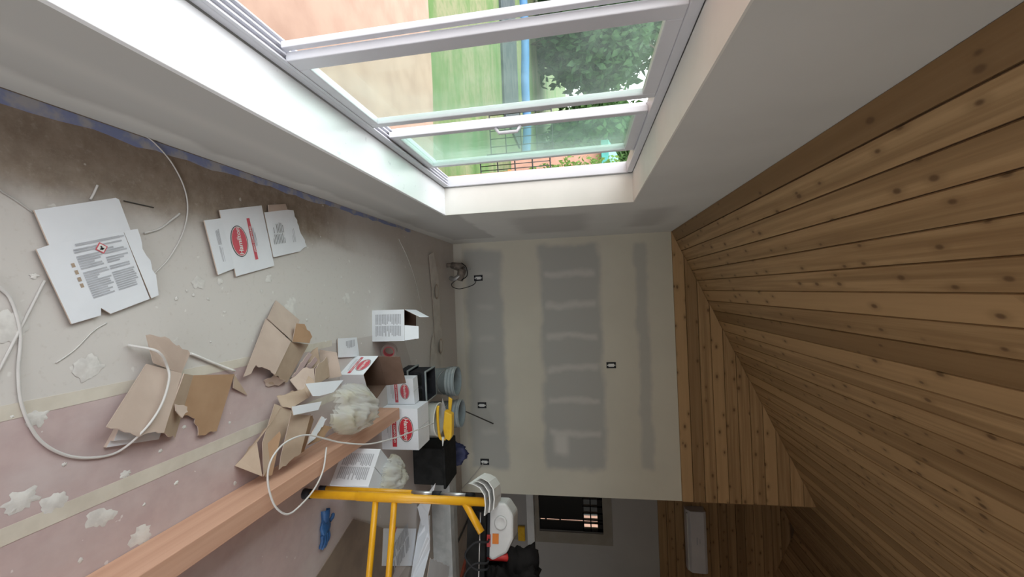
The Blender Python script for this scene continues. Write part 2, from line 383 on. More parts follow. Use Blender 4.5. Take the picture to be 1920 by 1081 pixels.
def oval_logo(c, ex, ey, w, parent, red='ink_red', text=True, h=None):
    """red oval badge with dark rim and white lettering, ex = reading direction"""
    ex = Vector(ex).normalized(); ey = Vector(ey).normalized(); ez = ex.cross(ey); c = Vector(c); h = h or w * .62
    mb = MB(); mb.disc(c + ez * .0006, ex, ey, w/2, h/2, 32, 'ink_black'); mb.disc(c + ez * .0010, ex, ey, w*.475, h*.46, 32, 'ink_white'); mb.disc(c + ez * .0014, ex, ey, w*.455, h*.435, 32, red)
    lg = mb.build('logo', None, parent); lg['label'] = 'red oval logo with white lettering'
    if text: text_mesh('Hamilton', w * .235, c, ex, ey, 'lettering', 'ink_white', lg, .0020, .15)
    return lg
def print_lines(c, ex, ey, w, h, rows, parent, mat='ink_grey', cols=2, seed=1, name='fine_print', fill=.62):
    r = random.Random(seed); ex = Vector(ex).normalized(); ey = Vector(ey).normalized(); ez = ex.cross(ey); c = Vector(c) + ez * .0008; mb = MB()
    cw = w / cols
    for k in range(cols):
        for i in range(rows):
            if r.random() < .10: continue
            x0 = -w/2 + k * cw + cw * .03; ln = cw * (r.uniform(.80, .94) if r.random() < .8 else r.uniform(.4, .7)); y = h/2 - (i + .5) * h / rows
            mb.rect(c + ex * (x0 + ln/2) + ey * y, ex, ey, ln, h / rows * fill, mat)
    return mb.build(name, None, parent)

# ================================================================== THE SETTING
mb = MB(); mb.box((-.32, YR - .12, -.10), (XR + .1, YF + .12, 0)); floor = struct(mb.build('floor', 'floor_paper'), 'dusty paper-covered floor of the unfinished room', 'floor')
mb = MB()
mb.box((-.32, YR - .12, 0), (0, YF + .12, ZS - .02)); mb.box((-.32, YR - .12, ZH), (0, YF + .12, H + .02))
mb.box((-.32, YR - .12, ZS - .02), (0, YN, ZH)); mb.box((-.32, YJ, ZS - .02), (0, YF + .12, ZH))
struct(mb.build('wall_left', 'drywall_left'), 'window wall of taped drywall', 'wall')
# white returns round the window opening
mb = MB(); mb.box((-.22, YN, ZS - .02), (.004, YJ, ZS)); struct(mb.build('trim_1', 'sill_paint', bevel=.003), 'wide white window sill', 'sill')
mb = MB(); mb.box((-.22, YJ - .008, ZS), (.003, YJ + .002, ZH)); struct(mb.build('trim_2', 'jamb_paint'), 'white drywall return at the far side of the window', 'jamb')
mb = MB(); mb.box((-.22, YN, ZH - .006), (.003, YJ, ZH + .002)); struct(mb.build('trim_3', 'jamb_paint'), 'white drywall return over the window', 'jamb')
# taped partition at the back, wood-clad above
mb = MB(); mb.box((0, D, 0), (WR, D + .12, H)); wall_back = struct(mb.build('wall_back', 'drywall_back'), 'back wall with grey bands of joint compound', 'wall')
mb = MB(); mb.prism([(0, D + .004, H), (WR, D + .004, H), (WR, D + .004, ceil_z(WR) + .02), (0, D + .004, H + .02)], (0, .116, 0))
gable_back = struct(mb.build('wall_gable', 'groove_dark'), 'wood-clad gable above the back wall', 'wall')
PW = .135
def clad(parent, y, x_right, n, mat, sym=False):
    for k in range(n):
        z0 = H + k * PW + .0015; z1 = H + (k + 1) * PW - .0005
        xa, xb = (z0 - H) / S, (z1 - H) / S; xr0 = xr1 = x_right
        if sym: xr0, xr1 = XR - xa, XR - xb
        if xb > xr1 - .01:
            z1 = z0 + (xr1 - xa) * S if not sym else z0 + .02; xb = xr1 - .005
            if z1 - z0 < .02: continue
        c = .004; m_ = MB(); yf = y - .014
        vs = [(xa, yf, z0 + c), (xr0, yf, z0 + c), (xr1, yf, z1 - c), (xb, yf, z1 - c), (xa, y, z0), (xr0, y, z0), (xr1, y, z1), (xb, y, z1)]
        m_.add(vs, [(0, 1, 2, 3), (4, 5, 1, 0), (1, 5, 6, 2), (3, 2, 6, 7), (0, 3, 7, 4)])
        m_.build('plank', mat, parent, origin=(xa, y, z0))
clad(gable_back, D + .004, WR, 11, 'cedar')
mb = MB(); mb.box((WR - .001, D - .012, H + .003), (WR + .004, D + .12, ceil_z(WR) - .01)); mb.build('edge_trim', 'cedar', gable_back, origin=(WR, D, H))
# far wall of the space beyond
WX0, WX1, WZ0, WZ1 = 4.05, 4.86, .775, 1.87
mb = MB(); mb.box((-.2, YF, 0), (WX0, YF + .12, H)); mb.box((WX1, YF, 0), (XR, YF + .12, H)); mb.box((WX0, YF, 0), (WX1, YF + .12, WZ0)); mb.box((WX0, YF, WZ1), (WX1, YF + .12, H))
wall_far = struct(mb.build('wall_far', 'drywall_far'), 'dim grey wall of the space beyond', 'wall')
mb = MB(); mb.prism([(0, YF + .004, H), (XR, YF + .004, H), (RX, YF + .004, ceil_z(RX) + .02)], (0, .116, 0))
gable_far = struct(mb.build('wall_far_gable', 'groove_dark'), 'wood-clad gable of the space beyond', 'wall')
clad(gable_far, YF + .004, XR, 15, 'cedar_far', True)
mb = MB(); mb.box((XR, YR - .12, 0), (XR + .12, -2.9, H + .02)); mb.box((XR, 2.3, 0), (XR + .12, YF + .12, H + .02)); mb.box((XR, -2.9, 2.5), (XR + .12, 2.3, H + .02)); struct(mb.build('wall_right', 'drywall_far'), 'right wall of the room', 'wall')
mb = MB(); mb.prism([(5.9, 2.9, 0), (5.9, YF, 0), (5.9, YF, ceil_z(5.9) + .01), (5.9, 2.9, ceil_z(5.9) + .01)], (.12, 0, 0)); struct(mb.build('light_block_wall', 'drywall_far'), 'added unseen partition keeping side daylight out of the far space', 'wall')  # extra wall out of view, blocks light from the side opening
mb = MB(); GX0, GX1, GZ = .5, 6.3, 2.5
mb.box((-.2, YR - .12, 0), (GX0, YR, H)); mb.box((GX1, YR - .12, 0), (XR, YR, H)); mb.box((GX0, YR - .12, GZ), (GX1, YR, H))
mb.prism([(0, YR, H), (XR, YR, H), (RX, YR, ceil_z(RX) + .02)], (0, -.12, 0)); struct(mb.build('wall_rear', 'drywall_far'), 'wall behind the viewer', 'wall')
mb = MB(); x = GX0
for k in range(5): mb.box((GX0 + k * 1.435, YR - .09, .0), (GX0 + k * 1.185 + .06, YR - .03, GZ))
mb.box((GX0, YR - .09, 0), (GX1, YR - .03, .05)); mb.box((GX0, YR - .09, GZ - .06), (GX1, YR - .03, GZ)); struct(mb.build('fill_opening_1', 'vinyl'), 'added unseen sliding-door opening behind the viewer for more daylight', 'door')  # invented rear opening, out of view, brightens the room with sky light
mb = MB()
for k in range(4): mb.box((XR + .03, -2.9 + k * 1.713, 0), (XR + .09, -2.84 + k * 1.713, 2.5))
mb.box((XR + .03, -2.9, 2.44), (XR + .09, 2.3, 2.5)); struct(mb.build('fill_opening_2', 'vinyl'), 'added unseen sliding-door opening in the right wall for more daylight', 'door')  # made-up side opening, never in view, adds daylight to the room
# ceiling: two slopes of knotty planks running the length of the room
L = YF - YR
def slope(name, x0, sgn, label):
    ang = math.atan(S); mb = MB(); xa, xb = x0, RX
    za, zb = H + .016, H + S * RX + .016
    mb.prism([(xa, YR - .12, za), (xb, YR - .12, zb), (xb, YR - .12, zb + .14), (xa - .3 * sgn, YR - .12, za + .14 - .3 * S), (xa - .3 * sgn, YR - .12, za - .3 * S)], (0, L + .24, 0))
    dk = struct(mb.build(name, 'groove_dark'), label, 'ceiling')
    w = PW - .002; t = .014; c = .004
    me = None; n = int(RX / math.cos(ang) / PW)
    ex = Vector((0, 1, 0)); ey = Vector((sgn * math.cos(ang), 0, math.sin(ang))); ez = ex.cross(ey) * (1 if ex.cross(ey).z > 0 else -1)
    for k in range(n + 1):
        if me is None:
            m_ = MB(); m_.add([(0, c, 0), (L, c, 0), (L, w - c, 0), (0, w - c, 0), (0, 0, t), (L, 0, t), (L, w, t), (0, w, t)], [(0, 1, 2, 3), (4, 5, 1, 0), (3, 2, 6, 7), (0, 3, 7, 4), (1, 5, 6, 2)])
            o = m_.build('plank', 'cedar', dk); me = o.data
        else:
            o = bpy.data.objects.new('plank', me); COL.objects.link(o); o.parent = dk
        mat = Matrix((ex, ey, ez)).transposed().to_4x4()
        p = Vector((x0, YR, H)) + ey * (k * PW) + ez * (.002 + .0015 * random.random() * (k % 2))
        mat.translation = p; o.matrix_local = mat
    return dk
slope('ceiling', 0, 1, 'sloping ceiling of knotty planks over the window side')
slope('ceiling_right', XR, -1, 'sloping ceiling of knotty planks beyond the ridge')
mb = MB(); mb.box((RX - .03, YR, H + S * RX - .012), (RX + .03, YF, H + S * RX + .01)); struct(mb.build('trim_4', 'cedar', origin=(RX, YR, H)), 'ridge strip of the plank ceiling', 'trim')

# ------------------------------------------------------------------ the big sliding window
win = bpy.data.objects.new('window_1', None); COL.objects.link(win); win.location = (-.25, YN, ZS); struct(win, 'wide white sliding window standing partly open', 'window')
FX0, FX1 = -.312, -.226
mb = MB(); mb.box((FX0, YN, ZS), (FX1, YJ - .008, ZS + .035)); mb.box((FX0, YN, ZH - .05), (FX1, YJ - .008, ZH - .006)); mb.box((FX0, YJ - .03, ZS), (FX1, YJ - .008, ZH - .006)); mb.box((FX0, YN, ZS), (FX1, YN + .045, ZH - .006))
mb.build('window_frame', 'vinyl', win, bevel=.004)
mb = MB()
for xx in (-.228, -.252, -.276, -.300): mb.box((xx - .004, YN + .045, ZS + .035), (xx + .002, YJ - .05, ZS + .05))
mb.build('track', 'vinyl', win)
def sash(y0, y1, x, wn, wf, handle=None, label=None):
    z0, z1 = ZS + .045, ZH - .05; mb = MB(); t = .017
    mb.box((x - t, y0, z0), (x + t, y0 + wn, z1)); mb.box((x - t, y1 - wf, z0), (x + t, y1, z1)); mb.box((x - t, y0 + wn, z0), (x + t, y1 - wf, z0 + .05)); mb.box((x - t, y0 + wn, z1 - .06), (x + t, y1 - wf, z1))
    s = mb.build('sash', 'vinyl', win, origin=(x, y0, z0), bevel=.004)
    mb = MB(); mb.box((x - .009, y0 + wn - .01, z0 + .04), (x + .003, y1 - wf + .01, z1 - .05)); mb.build('pane', 'green_glass', s, origin=(x, y0, z0))
    if handle:
        mb = MB(); mb.tube([(x + t, handle, 1.24), (x + t + .03, handle, 1.26), (x + t + .03, handle, 1.36), (x + t, handle, 1.38)], .010, 8, 'vinyl'); mb.build('handle', 'vinyl', s, origin=(x, y0, z0))
    return s
sash(1.415, 2.085, -.246, .075, .045); sash(2.27, 2.90, -.262, .042, .032, handle=2.29); sash(2.31, 2.97, -.295, .032, .036)
# strip on the leading edge of the nearest sash
mb = MB(); mb.box((-.287, 1.385, ZS + .05), (-.262, 1.413, ZH - .05)); mb.build('weather_strip', 'vinyl', win, bevel=.003)

# ------------------------------------------------------------------ outdoors
GZ0 = -.28
mb = MB(); mb.box((-70, -40, GZ0 - .2), (40, 90, GZ0)); struct(mb.build('ground', 'lawn'), 'lawn round the house', 'lawn')
mb = MB(); mb.prism([(-.34, -12, GZ0), (-.34, 5.4, GZ0), (-2.2, 5.55, GZ0), (-4.0, 5.45, GZ0), (-9, 6.2, GZ0), (-9, -12, GZ0)], (0, 0, .03)); struct(mb.build('patio', 'patio'), 'pinkish sandy yard outside the window', 'patio')
mb = MB(); mb.box((-14.5, 11.3, GZ0), (-4.2, 14.2, GZ0 + .06), 'pool_cover'); tag(mb.build('pool_cover'), 'dark grey pool cover lying across the lawn', 'pool cover')
P = [(-13, 15.6, GZ0 + .06), (-9.5, 16.3, GZ0 + .06), (-7, 15.7, GZ0 + .06), (-5.6, 15.9, GZ0 + .06), (-4.0, 15.0, GZ0 + .06)]
mb = MB(); mb.tube(smooth_path(P), .22, 8, 'pool_hose'); tag(mb.build('hose'), 'thick blue hose lying behind the pool cover', 'hose')
def tree(x, y, h, r, leafmat, label, seed, nleaf=6000, low=.3):
    rr = random.Random(seed); t = thing('tree', (x, y, GZ0), label, 'tree', 'trees beyond the lawn')
    mb = MB(); top = Vector((x + rr.uniform(-.3, .3), y, GZ0 + h * .75)); mb.tube([(x, y, GZ0), (x + .1, y, GZ0 + h * .3), top], [.22, .16, .06], 8, 'bark')
    for k in range(4):
        a = rr.uniform(0, 6.28); b = Vector((x, y, GZ0 + h * rr.uniform(.3, .5))); mb.tube([b, b + Vector((math.cos(a) * r * .6, math.sin(a) * r * .6, h * .2))], [.09, .03], 6, 'bark')
    mb.build('trunk', None, t, origin=(x, y, GZ0))
    mb = MB(); blobs = [(rr.uniform(-.6, .6) * r, rr.uniform(-.6, .6) * r, h * rr.uniform(.08, .85), r * rr.uniform(.4, .62)) for _ in range(15)]
    for k in range(nleaf):
        bx_, by_, bz_, br = rr.choice(blobs); d = Vector((rr.gauss(0, 1), rr.gauss(0, 1), rr.gauss(0, 1))).normalized() * br * rr.uniform(.25, 1.05)
        c = Vector((x + bx_, y + by_, GZ0 + bz_)) + d; s = rr.uniform(.2, .42)
        q = Euler((rr.uniform(0, 6), rr.uniform(0, 6), rr.uniform(0, 6))).to_matrix()
        mb.add([c + q @ Vector(p) for p in ((-s, 0, 0), (0, -s * .5, .03), (s, 0, 0), (0, s * .5, .03))], [(0, 1, 2), (0, 2, 3)])
    cr = mb.build('foliage', leafmat, t, origin=(x, y, GZ0)); cr['kind'] = 'stuff'
spots = [(-30, 11, 10, 4.2, 'leaf_mid', 'bushy tree farthest from the house beside the yard'), (-25.5, 17.5, 9.5, 3.9, 'leaf_dark', 'dark rounded tree beyond the far end of the pool cover'), (-20, 22, 10, 3.9, 'leaf_mid', 'tall green tree behind the middle of the pool cover'),
         (-14, 24.5, 10, 3.8, 'leaf_dark', 'broad dark tree straight behind the blue hose'), (-8.3, 26, 10.5, 3.7, 'leaf_mid', 'green tree right of the broad dark tree'), (-3.2, 29, 9, 3.4, 'leaf_bright', 'bright green tree at the house end of the tree row'), (2.5, 30, 9, 3.4, 'leaf_mid', 'tree nearest the house wall line')]
for i, (x, y, h, r, lm, lab) in enumerate(spots): tree(x, y, h, r, lm, lab, 20 + i)
def shrub(x, y, h, r, lm, label, seed, n=900):
    rr = random.Random(seed); t = thing('shrub', (x, y, GZ0), label, 'shrub', 'shrubs outside'); mb = MB()
    for k in range(6):
        a = k * 1.05; mb.tube([(x, y, GZ0), (x + math.cos(a) * r * .5, y + math.sin(a) * r * .5, GZ0 + h * .7)], [.03, .01], 5, 'bark')
    mb.build('stem', None, t, origin=(x, y, GZ0)); mb = MB()
    for k in range(n):
        d = Vector((rr.gauss(0, 1), rr.gauss(0, 1), rr.gauss(0, 1))).normalized() * rr.uniform(.5, 1); c = Vector((x + d.x * r, y + d.y * r, GZ0 + h * .55 + d.z * h * .45)); s = rr.uniform(.04, .09) * (1 if r < 2 else 3.2)
        q = Euler((rr.uniform(0, 6), rr.uniform(0, 6), rr.uniform(0, 6))).to_matrix(); mb.add([c + q @ Vector(p) for p in ((-s, 0, 0), (0, -s * .5, .01), (s, 0, 0), (0, s * .5, .01))], [(0, 1, 2), (0, 2, 3)])
    f = mb.build('foliage', lm, t, origin=(x, y, GZ0)); f['kind'] = 'stuff'
shrub(-2.2, 10.9, 3.5, .55, 'leaf_bright', 'tall bright green shrub beside the pink shed with the turquoise roof', 41); shrub(-9.6, 9.6, 1.7, 1.0, 'leaf_dark', 'dark round shrub at the edge of the lawn', 42); shrub(-12.5, 8.2, 2.4, 1.5, 'leaf_mid', 'loose shrub standing beside the sandy yard', 43, 1300)
shrub(-11, 19.8, 5.5, 2.4, 'leaf_dark', 'big dark shrub in front of the broad dark tree', 44, 5000); shrub(-6.3, 21.0, 5.5, 2.2, 'leaf_mid', 'big green shrub at the foot of the green tree', 45, 5000)
# cedar deck rail beyond the open end of the window
t = thing('deck_railing', (-.8, 6.2, GZ0), 'orange stained wooden deck railing outside the open end of the window', 'railing')
for x in (-1.08, -.45):
    mb = MB(); mb.box((x - .045, 6.155, GZ0), (x + .045, 6.245, .66)); mb.build('post', 'deck_wood', t, origin=(x, 6.2, GZ0), bevel=.006)
mb = MB(); mb.box((-1.14, 6.13, .66), (-.36, 6.27, .70)); mb.build('top_rail', 'deck_wood', t)
mb = MB(); mb.box((-1.08, 6.18, -.12), (-.40, 6.22, -.03)); mb.build('bottom_rail', 'deck_wood', t)
for k in range(5):
    x = -.98 + k * .105; mb = MB(); mb.box((x - .017, 6.183, -.03), (x + .017, 6.217, .66)); mb.build('baluster', 'deck_wood', t, origin=(x, 6.2, -.04))
def garden_gate(x, y, w, h, rz, label):
    t = thing('garden_gate', (x, y, GZ0), label, 'gate', 'black metal garden gates'); M = TR((x, y, GZ0), rz)
    def bar(name, a, b, r=.014):
        mb = MB(); mb.tube([M @ Vector(a), M @ Vector(b)], r, 6, 'black_metal'); mb.build(name, None, t, origin=(x, y, GZ0))
    for sx in (-1, 1): bar('stile', (sx * w / 2, 0, 0), (sx * w / 2, 0, h), .022)
    for k in range(5): bar('rail', (-w / 2, 0, .1 + k * (h - .15) / 4), (w / 2, 0, .1 + k * (h - .15) / 4))
    for k in range(5): bar('picket', (-w / 2 + (k + 1) * w / 6, 0, .1), (-w / 2 + (k + 1) * w / 6, 0, h - .05), .009)
garden_gate(-1.62, 8.0, .5, 1.5, .2, 'black metal garden gate just beyond the wooden deck railing'); garden_gate(-2.85, 9.0, 1.0, 1.5, .1, 'wider black metal garden gate farther out on the lawn')
mb = MB(); mb.box((-.33 + 10.2, -14, GZ0), (30, 8, GZ0 + .03), 'terrace'); mb.box((-.33, -14, GZ0), (9.87, YR - .13, GZ0 + .03), 'terrace'); struct(mb.build('terrace'), 'unseen pale concrete terrace behind and beside the house, bouncing daylight indoors', 'terrace')  # pale ground out of view, bounces fill light in through the openings
t = thing('neighbour_house', (6, 14, GZ0), 'pink stucco house seen through the far dark window', 'house')
mb = MB(); mb.box((3, 13, GZ0), (11, 18, 3.4), 'stucco_pink'); mb.build('walls', None, t); mb = MB(); mb.prism([(2.6, 12.7, 3.4), (2.6, 18.3, 3.4), (2.6, 15.5, 5)], (8.8, 0, 0), 'bark'); mb.build('roof', None, t)
for x in (4.2, 6.4, 8.6):
    mb = MB(); mb.box((x, 12.95, .8), (x + 1.1, 13.02, 2.2), 'dark_glass_frame'); mb.build('window', None, t)
t = thing('garden_shed', (-1.4, 13.5, GZ0), 'low pink stucco shed with a turquoise roof beyond the lawn', 'shed')
mb = MB(); mb.box((-3.3, 12.4, GZ0), (.8, 15, 2.35), 'stucco_pink'); mb.build('walls', None, t)
mb = MB(); mb.prism([(-3.5, 12.1, 2.35), (-3.5, 15.3, 2.35), (-3.5, 15.3, 2.5), (-3.5, 13.7, 2.95), (-3.5, 12.1, 2.55)], (4.5, 0, 0), 'teal_plastic'); mb.build('roof', None, t)
mb = MB(); mb.box((-2.2, 12.36, GZ0), (-1.3, 12.42, 1.7), 'deck_wood'); mb.build('door', None, t)
# ------------------------------------------------------------------ far window, heat pump, outlets
w2 = bpy.data.objects.new('window_2', None); COL.objects.link(w2); w2.location = (WX0, YF, WZ0); struct(w2, 'dark window with a few lit panes in the far wall', 'window')
mb = MB(); c = .10
mb.box((WX0 - c, YF - .025, WZ1), (WX1 + .19, YF, WZ1 + .155)); mb.box((WX1, YF - .025, WZ0 - .08), (WX1 + .19, YF, WZ1)); mb.box((WX0 - c, YF - .025, WZ0 - .08), (WX1, YF, WZ0)); mb.build('casing', 'casing', w2)
for xa, xb in ((WX0, 4.672), (4.695, WX1)):
    mb = MB(); mb.box((xa, YF + .04, WZ0), (xb, YF + .07, 1.53)); mb.build('dark_panel', 'window_black', w2, origin=(xa, YF, WZ0))  # opaque black panel stands in for the darkness beyond the window
mb = MB()
for z0, z1 in ((.775, .79), (.87, .90), (1.12, 1.15)): mb.box((4.672, YF + .04, z0), (4.695, YF + .07, z1))
mb.build('panel_bar', 'window_black', w2)
mb = MB()
for z in (1.53, 1.655, 1.78): mb.box((WX0, YF + .03, z), (WX1, YF + .075, z + .02 + (.07 if z > 1.7 else 0)))
for x in (4.05, 4.28, 4.41, 4.53, 4.645, 4.70, 4.80): mb.box((x, YF + .03, 1.53), (x + .025 + (.035 if x > 4.79 else 0), YF + .075, WZ1))
mb.build('muntins', 'window_black', w2)
for i, x in enumerate((4.08, 4.305, 4.435, 4.555, 4.715)):
    for z in (1.55, 1.675):
        wd = (.2, .105, .095, .11, .085)[i]; mb = MB(); mb.box((x, YF + .05, z), (x + wd, YF + .056, z + .105)); mb.build('pane', 'smoked_glass' if i < 3 else 'clear_glass', w2, origin=(x, YF, z))
t = thing('mini_split', (4.8, YF, 3.19), 'white wall-mounted heat pump unit on the wood-clad far gable', 'heat pump')
mb = MB(); mb.prism([(4.31, YF - .012, 3.19), (4.31, YF - .012, 3.49), (4.31, YF - .19, 3.49), (4.31, YF - .21, 3.45), (4.31, YF - .20, 3.25), (4.31, YF - .12, 3.19)], (.99, 0, 0), 'split_white'); mb.build('body', None, t, bevel=.008)
mb = MB(); mb.box((4.35, YF - .185, 3.195), (5.26, YF - .13, 3.215)); mb.build('louver', 'white_plastic', t)
mb = MB(); mb.rect((4.78, YF - .2075, 3.34), (1, 0, 0), (0, .05, 1), .12, .018, 'ink_grey'); mb.rect((4.78, YF - .2085, 3.38), (1, 0, 0), (0, .05, 1), .07, .012, 'ink_grey'); mb.build('badge', None, t)
for i, x in enumerate((5.28, 5.24)):
    pass
def outlet(x, z, label, wide=.115, tall=.075):
    t = thing('outlet_box', (x, D, z), label, 'outlet', 'open electrical boxes in the back wall')
    a, b = wide / 2, tall / 2; mb = MB()
    mb.box((x - b, D - .008, z - a), (x + b, D + .0, z - a + .012)); mb.box((x - b, D - .008, z + a - .012), (x + b, D, z + a)); mb.box((x - b, D - .008, z - a), (x - b + .012, D, z + a)); mb.box((x + b - .012, D - .008, z - a), (x + b, D, z + a)); mb.box((x - b, D - .003, z - a), (x + b, D - .001, z + a))
    mb.build('box', 'black_plastic', t)
    mb = MB(); mb.box((x - .018, D - .016, z - .034), (x + .018, D - .003, z + .034)); mb.box((x - .006, D - .012, z - .050), (x + .006, D - .004, z + .050)); mb.build('receptacle', 'white_plastic', t)
outlet(.467, .331, 'open outlet box in the back wall with the drill cord plugged in'); outlet(2.141, .317, 'open outlet box in the back wall above the leaning rod'); outlet(2.883, .325, 'open outlet box at the right end of the back wall with a thin cord'); outlet(1.629, 1.997, 'open electrical box high up in the middle of the back wall')

# ================================================================== FLOOR COVERINGS
def flat(name, pts, th, mat, label, cat, group=None, z=None):
    mb = MB(); P = [Vector((p[0], p[1], p[2] if z is None else z)) for p in pts]; mb.prism(P, (0, 0, th), mat); o = mb.build(name, None)
    return tag(o, label, cat, group)
flat('rosin_paper', [(.962, -3.1, 0), (1.318, -3.1, 0), (1.318, 3.9, 0), (.98, 3.7, 0), (.962, 2.0, 0)], .0010, 'rosin_paper', 'pink floor paper strip between the two seam tapes', 'floor paper', 'pink floor paper')
flat('rosin_paper', [(1.318, -3.1, 0), (2.23, -3.1, 0), (2.23, 4.1, 0), (1.318, 3.9, 0)], .0012, 'rosin_paper', 'pink floor paper sheet lying under the timber', 'floor paper', 'pink floor paper')
flat('rosin_paper', [(2.20, -3.1, 0), (3.12, -3.1, 0), (3.12, 4.2, 0), (2.20, 4.2, 0)], .0016, 'rosin_paper', 'pink floor paper sheet at the right under the work platform', 'floor paper', 'pink floor paper')
flat('seam_tape', torn([(.940, -3.0, 0), (.990, -3.0, 0), (.985, 2.6, 0), (.945, 2.6, 0)], {1, 3}, .002, .25, 3), .0022, 'seam_tape', 'tan tape strip at the edge of the pink paper nearer the window', 'tape', 'tan seam tapes')
flat('seam_tape', torn([(1.287, -3.0, 0), (1.340, -3.0, 0), (1.348, 3.1, 0), (1.297, 3.1, 0)], {1, 3}, .002, .25, 4), .0026, 'seam_tape', 'tan tape strip on the pink paper nearer the timber', 'tape', 'tan seam tapes')
flat('masking_tape', torn([(.004, .2, 0), (.050, .2, 0), (.040, 2.0, 0), (.030, 4.0, 0), (.004, 4.0, 0)], {1, 2}, .008, .07, 5), .0012, 'blue_tape', 'blue masking tape along the foot of the window wall', 'tape')

def splat(pts, label, group='plaster splats on the floor', seed=0, r=None, z=.0016):
    rr = random.Random(seed); x, y = pts[0][0], pts[0][1]; P = []; a0 = rr.uniform(0, 6); el = rr.uniform(.7, 1.1)
    n = 30
    for k in range(n):
        a = 2 * PI * k / n; q = r * (.92 + .55 * noise.noise(Vector((math.cos(a) * 2.2 + seed * 3.1, math.sin(a) * 2.2, seed * 1.7))) + rr.uniform(-.06, .06))
        P.append(Vector((x + q * math.cos(a) * el, y + q * math.sin(a), z)))
    mb = MB(); c = Vector((x, y, z + .002)); inner = [Vector((x, y, z)) + (p - Vector((x, y, z))) * .72 + Vector((0, 0, .0015)) for p in P]
    mb.add(P + inner + [c], [(k, (k + 1) % n, n + (k + 1) % n, n + k) for k in range(n)] + [(n + k, n + (k + 1) % n, 2 * n) for k in range(n)], 'plaster', True)
    tag(mb.build('plaster_splat', None), label, 'plaster', group)
for i, (p, r, lab) in enumerate([
    ([(0.873, 1.185, 0.000)], .050, 'ragged white plaster splat beside the white cable and tan tape'), ([(1.397, 1.211, 0.000)], .048, 'ragged plaster splat between the tan tape and the timber'),
    ([(1.533, 1.342, 0.000)], .042, 'plaster splat right beside the timber'), ([(0.999, 1.046, 0.000)], .030, 'white plaster splat against the loop of white cable'), ([(1.235, 1.003, 0.000)], .045, 'faint plaster patch near the lower left corner of the photo'),
    ([(1.282, 1.079, 0.000)], .036, 'plaster patch crossing the tan tape nearer the timber'), ([(1.281, 1.293, 0.000)], .018, 'small plaster chip on the tan tape nearer the timber'), ([(0.574, 1.616, 0.000)], .034, 'round plaster splat just below the printed carton with the red oval'),
    ([(0.544, 2.040, 0.000)], .026, 'plaster splat off the lower right corner of the red-oval carton'), ([(0.564, 1.728, 0.000)], .018, 'small plaster splat under the red-oval carton edge'), ([(0.710, 0.984, 0.000)], .055, 'pale plaster patch under the cable at the left border'),
    ([(0.714, 2.209, 0.000)], .06, 'wide thin plaster smear above the tall open cardboard box'), ([(0.473, 2.292, 0.000)], .020, 'small plaster spot right of the red-oval carton'), ([(0.611, 1.987, -0.000)], .012, 'tiny plaster dot between the carton and the cardboard'), ([(0.672, 2.803, 0.000)], .05, 'plaster smear in front of the upright white carton'), ([(1.004, 1.895, 0.002)], .02, 'plaster crumb on the pink paper by the cardboard')]):
    splat(p, lab, r=r, seed=i + 3)
rs = random.Random(11)
for k, (p, lab) in enumerate([([(0.628, 1.589, 0.000)], 'tiny plaster crumb just under the round splat below the red-oval carton'), ([(0.646, 1.662, 0.000)], 'tiny plaster crumb right of and below the round splat'), ([(0.560, 1.048, -0.000)], 'tiny plaster crumb on the left edge side of the safety-text carton'), ([(1.237, 1.757, 0.000)], 'tiny plaster crumb on the pink paper off the torn end of the dark inner panel'), ([(1.246, 1.423, 0.000)], 'tiny plaster crumb on the pink paper below the opened brown box'), ([(1.184, 1.527, 0.000)], 'tiny plaster crumb in the torn notch of the dark inner panel'), ([(1.171, 1.110, 0.000)], 'tiny plaster crumb on the pink paper just below the cable loop'), ([(1.504, 1.146, 0.000)], 'tiny plaster crumb at the bottom border left of the timber'), ([(1.532, 1.776, 0.000)], 'tiny plaster crumb on the pink paper just left of the folded cardboard'), ([(1.400, 1.484, 0.000)], 'tiny plaster crumb on the tan tape halfway along the timber'), ([(0.841, 1.669, 0.000)], 'tiny plaster crumb beside the white plastic stick'), ([(0.946, 2.532, 0.000)], 'tiny plaster crumb left of the small printed carton flap'), ([(0.837, 2.481, 0.000)], 'tiny plaster crumb right of the tall opened box'), ([(0.793, 2.350, 0.000)], 'tiny plaster crumb touching the brown flap of the tall opened box'), ([(0.791, 2.867, 0.000)], 'tiny plaster crumb left of the upright white carton'), ([(0.594, 3.115, 0.000)], 'tiny plaster crumb behind the wide smears toward the window wall'), ([(0.519, 2.744, 0.000)], 'tiny plaster crumb in the bright middle of the dusty floor'), ([(0.419, 3.214, 0.000)], 'tiny plaster crumb far out on the floor toward the thin pale cord'), ([(0.711, 1.747, 0.000)], 'tiny plaster crumb halfway between the red-oval carton and the opened brown box'), ([(0.642, 1.510, 0.000)], 'tiny plaster crumb right of the safety-text carton below its torn flap'), ([(0.609, 1.559, 0.000)], 'tiny plaster crumb between the safety-text carton and the round splat'), ([(0.979, 0.987, 0.000)], 'tiny plaster crumb on the tan tape at the left border'), ([(1.253, 0.985, 0.000)], 'tiny plaster crumb on the tan tape in the lower left corner'), ([(1.423, 1.355, 0.000)], 'tiny plaster crumb on the pink paper between tape and timber middle')]):
    splat(p, lab, 'plaster crumbs scattered on the floor', 60 + k, rs.uniform(.006, .012))

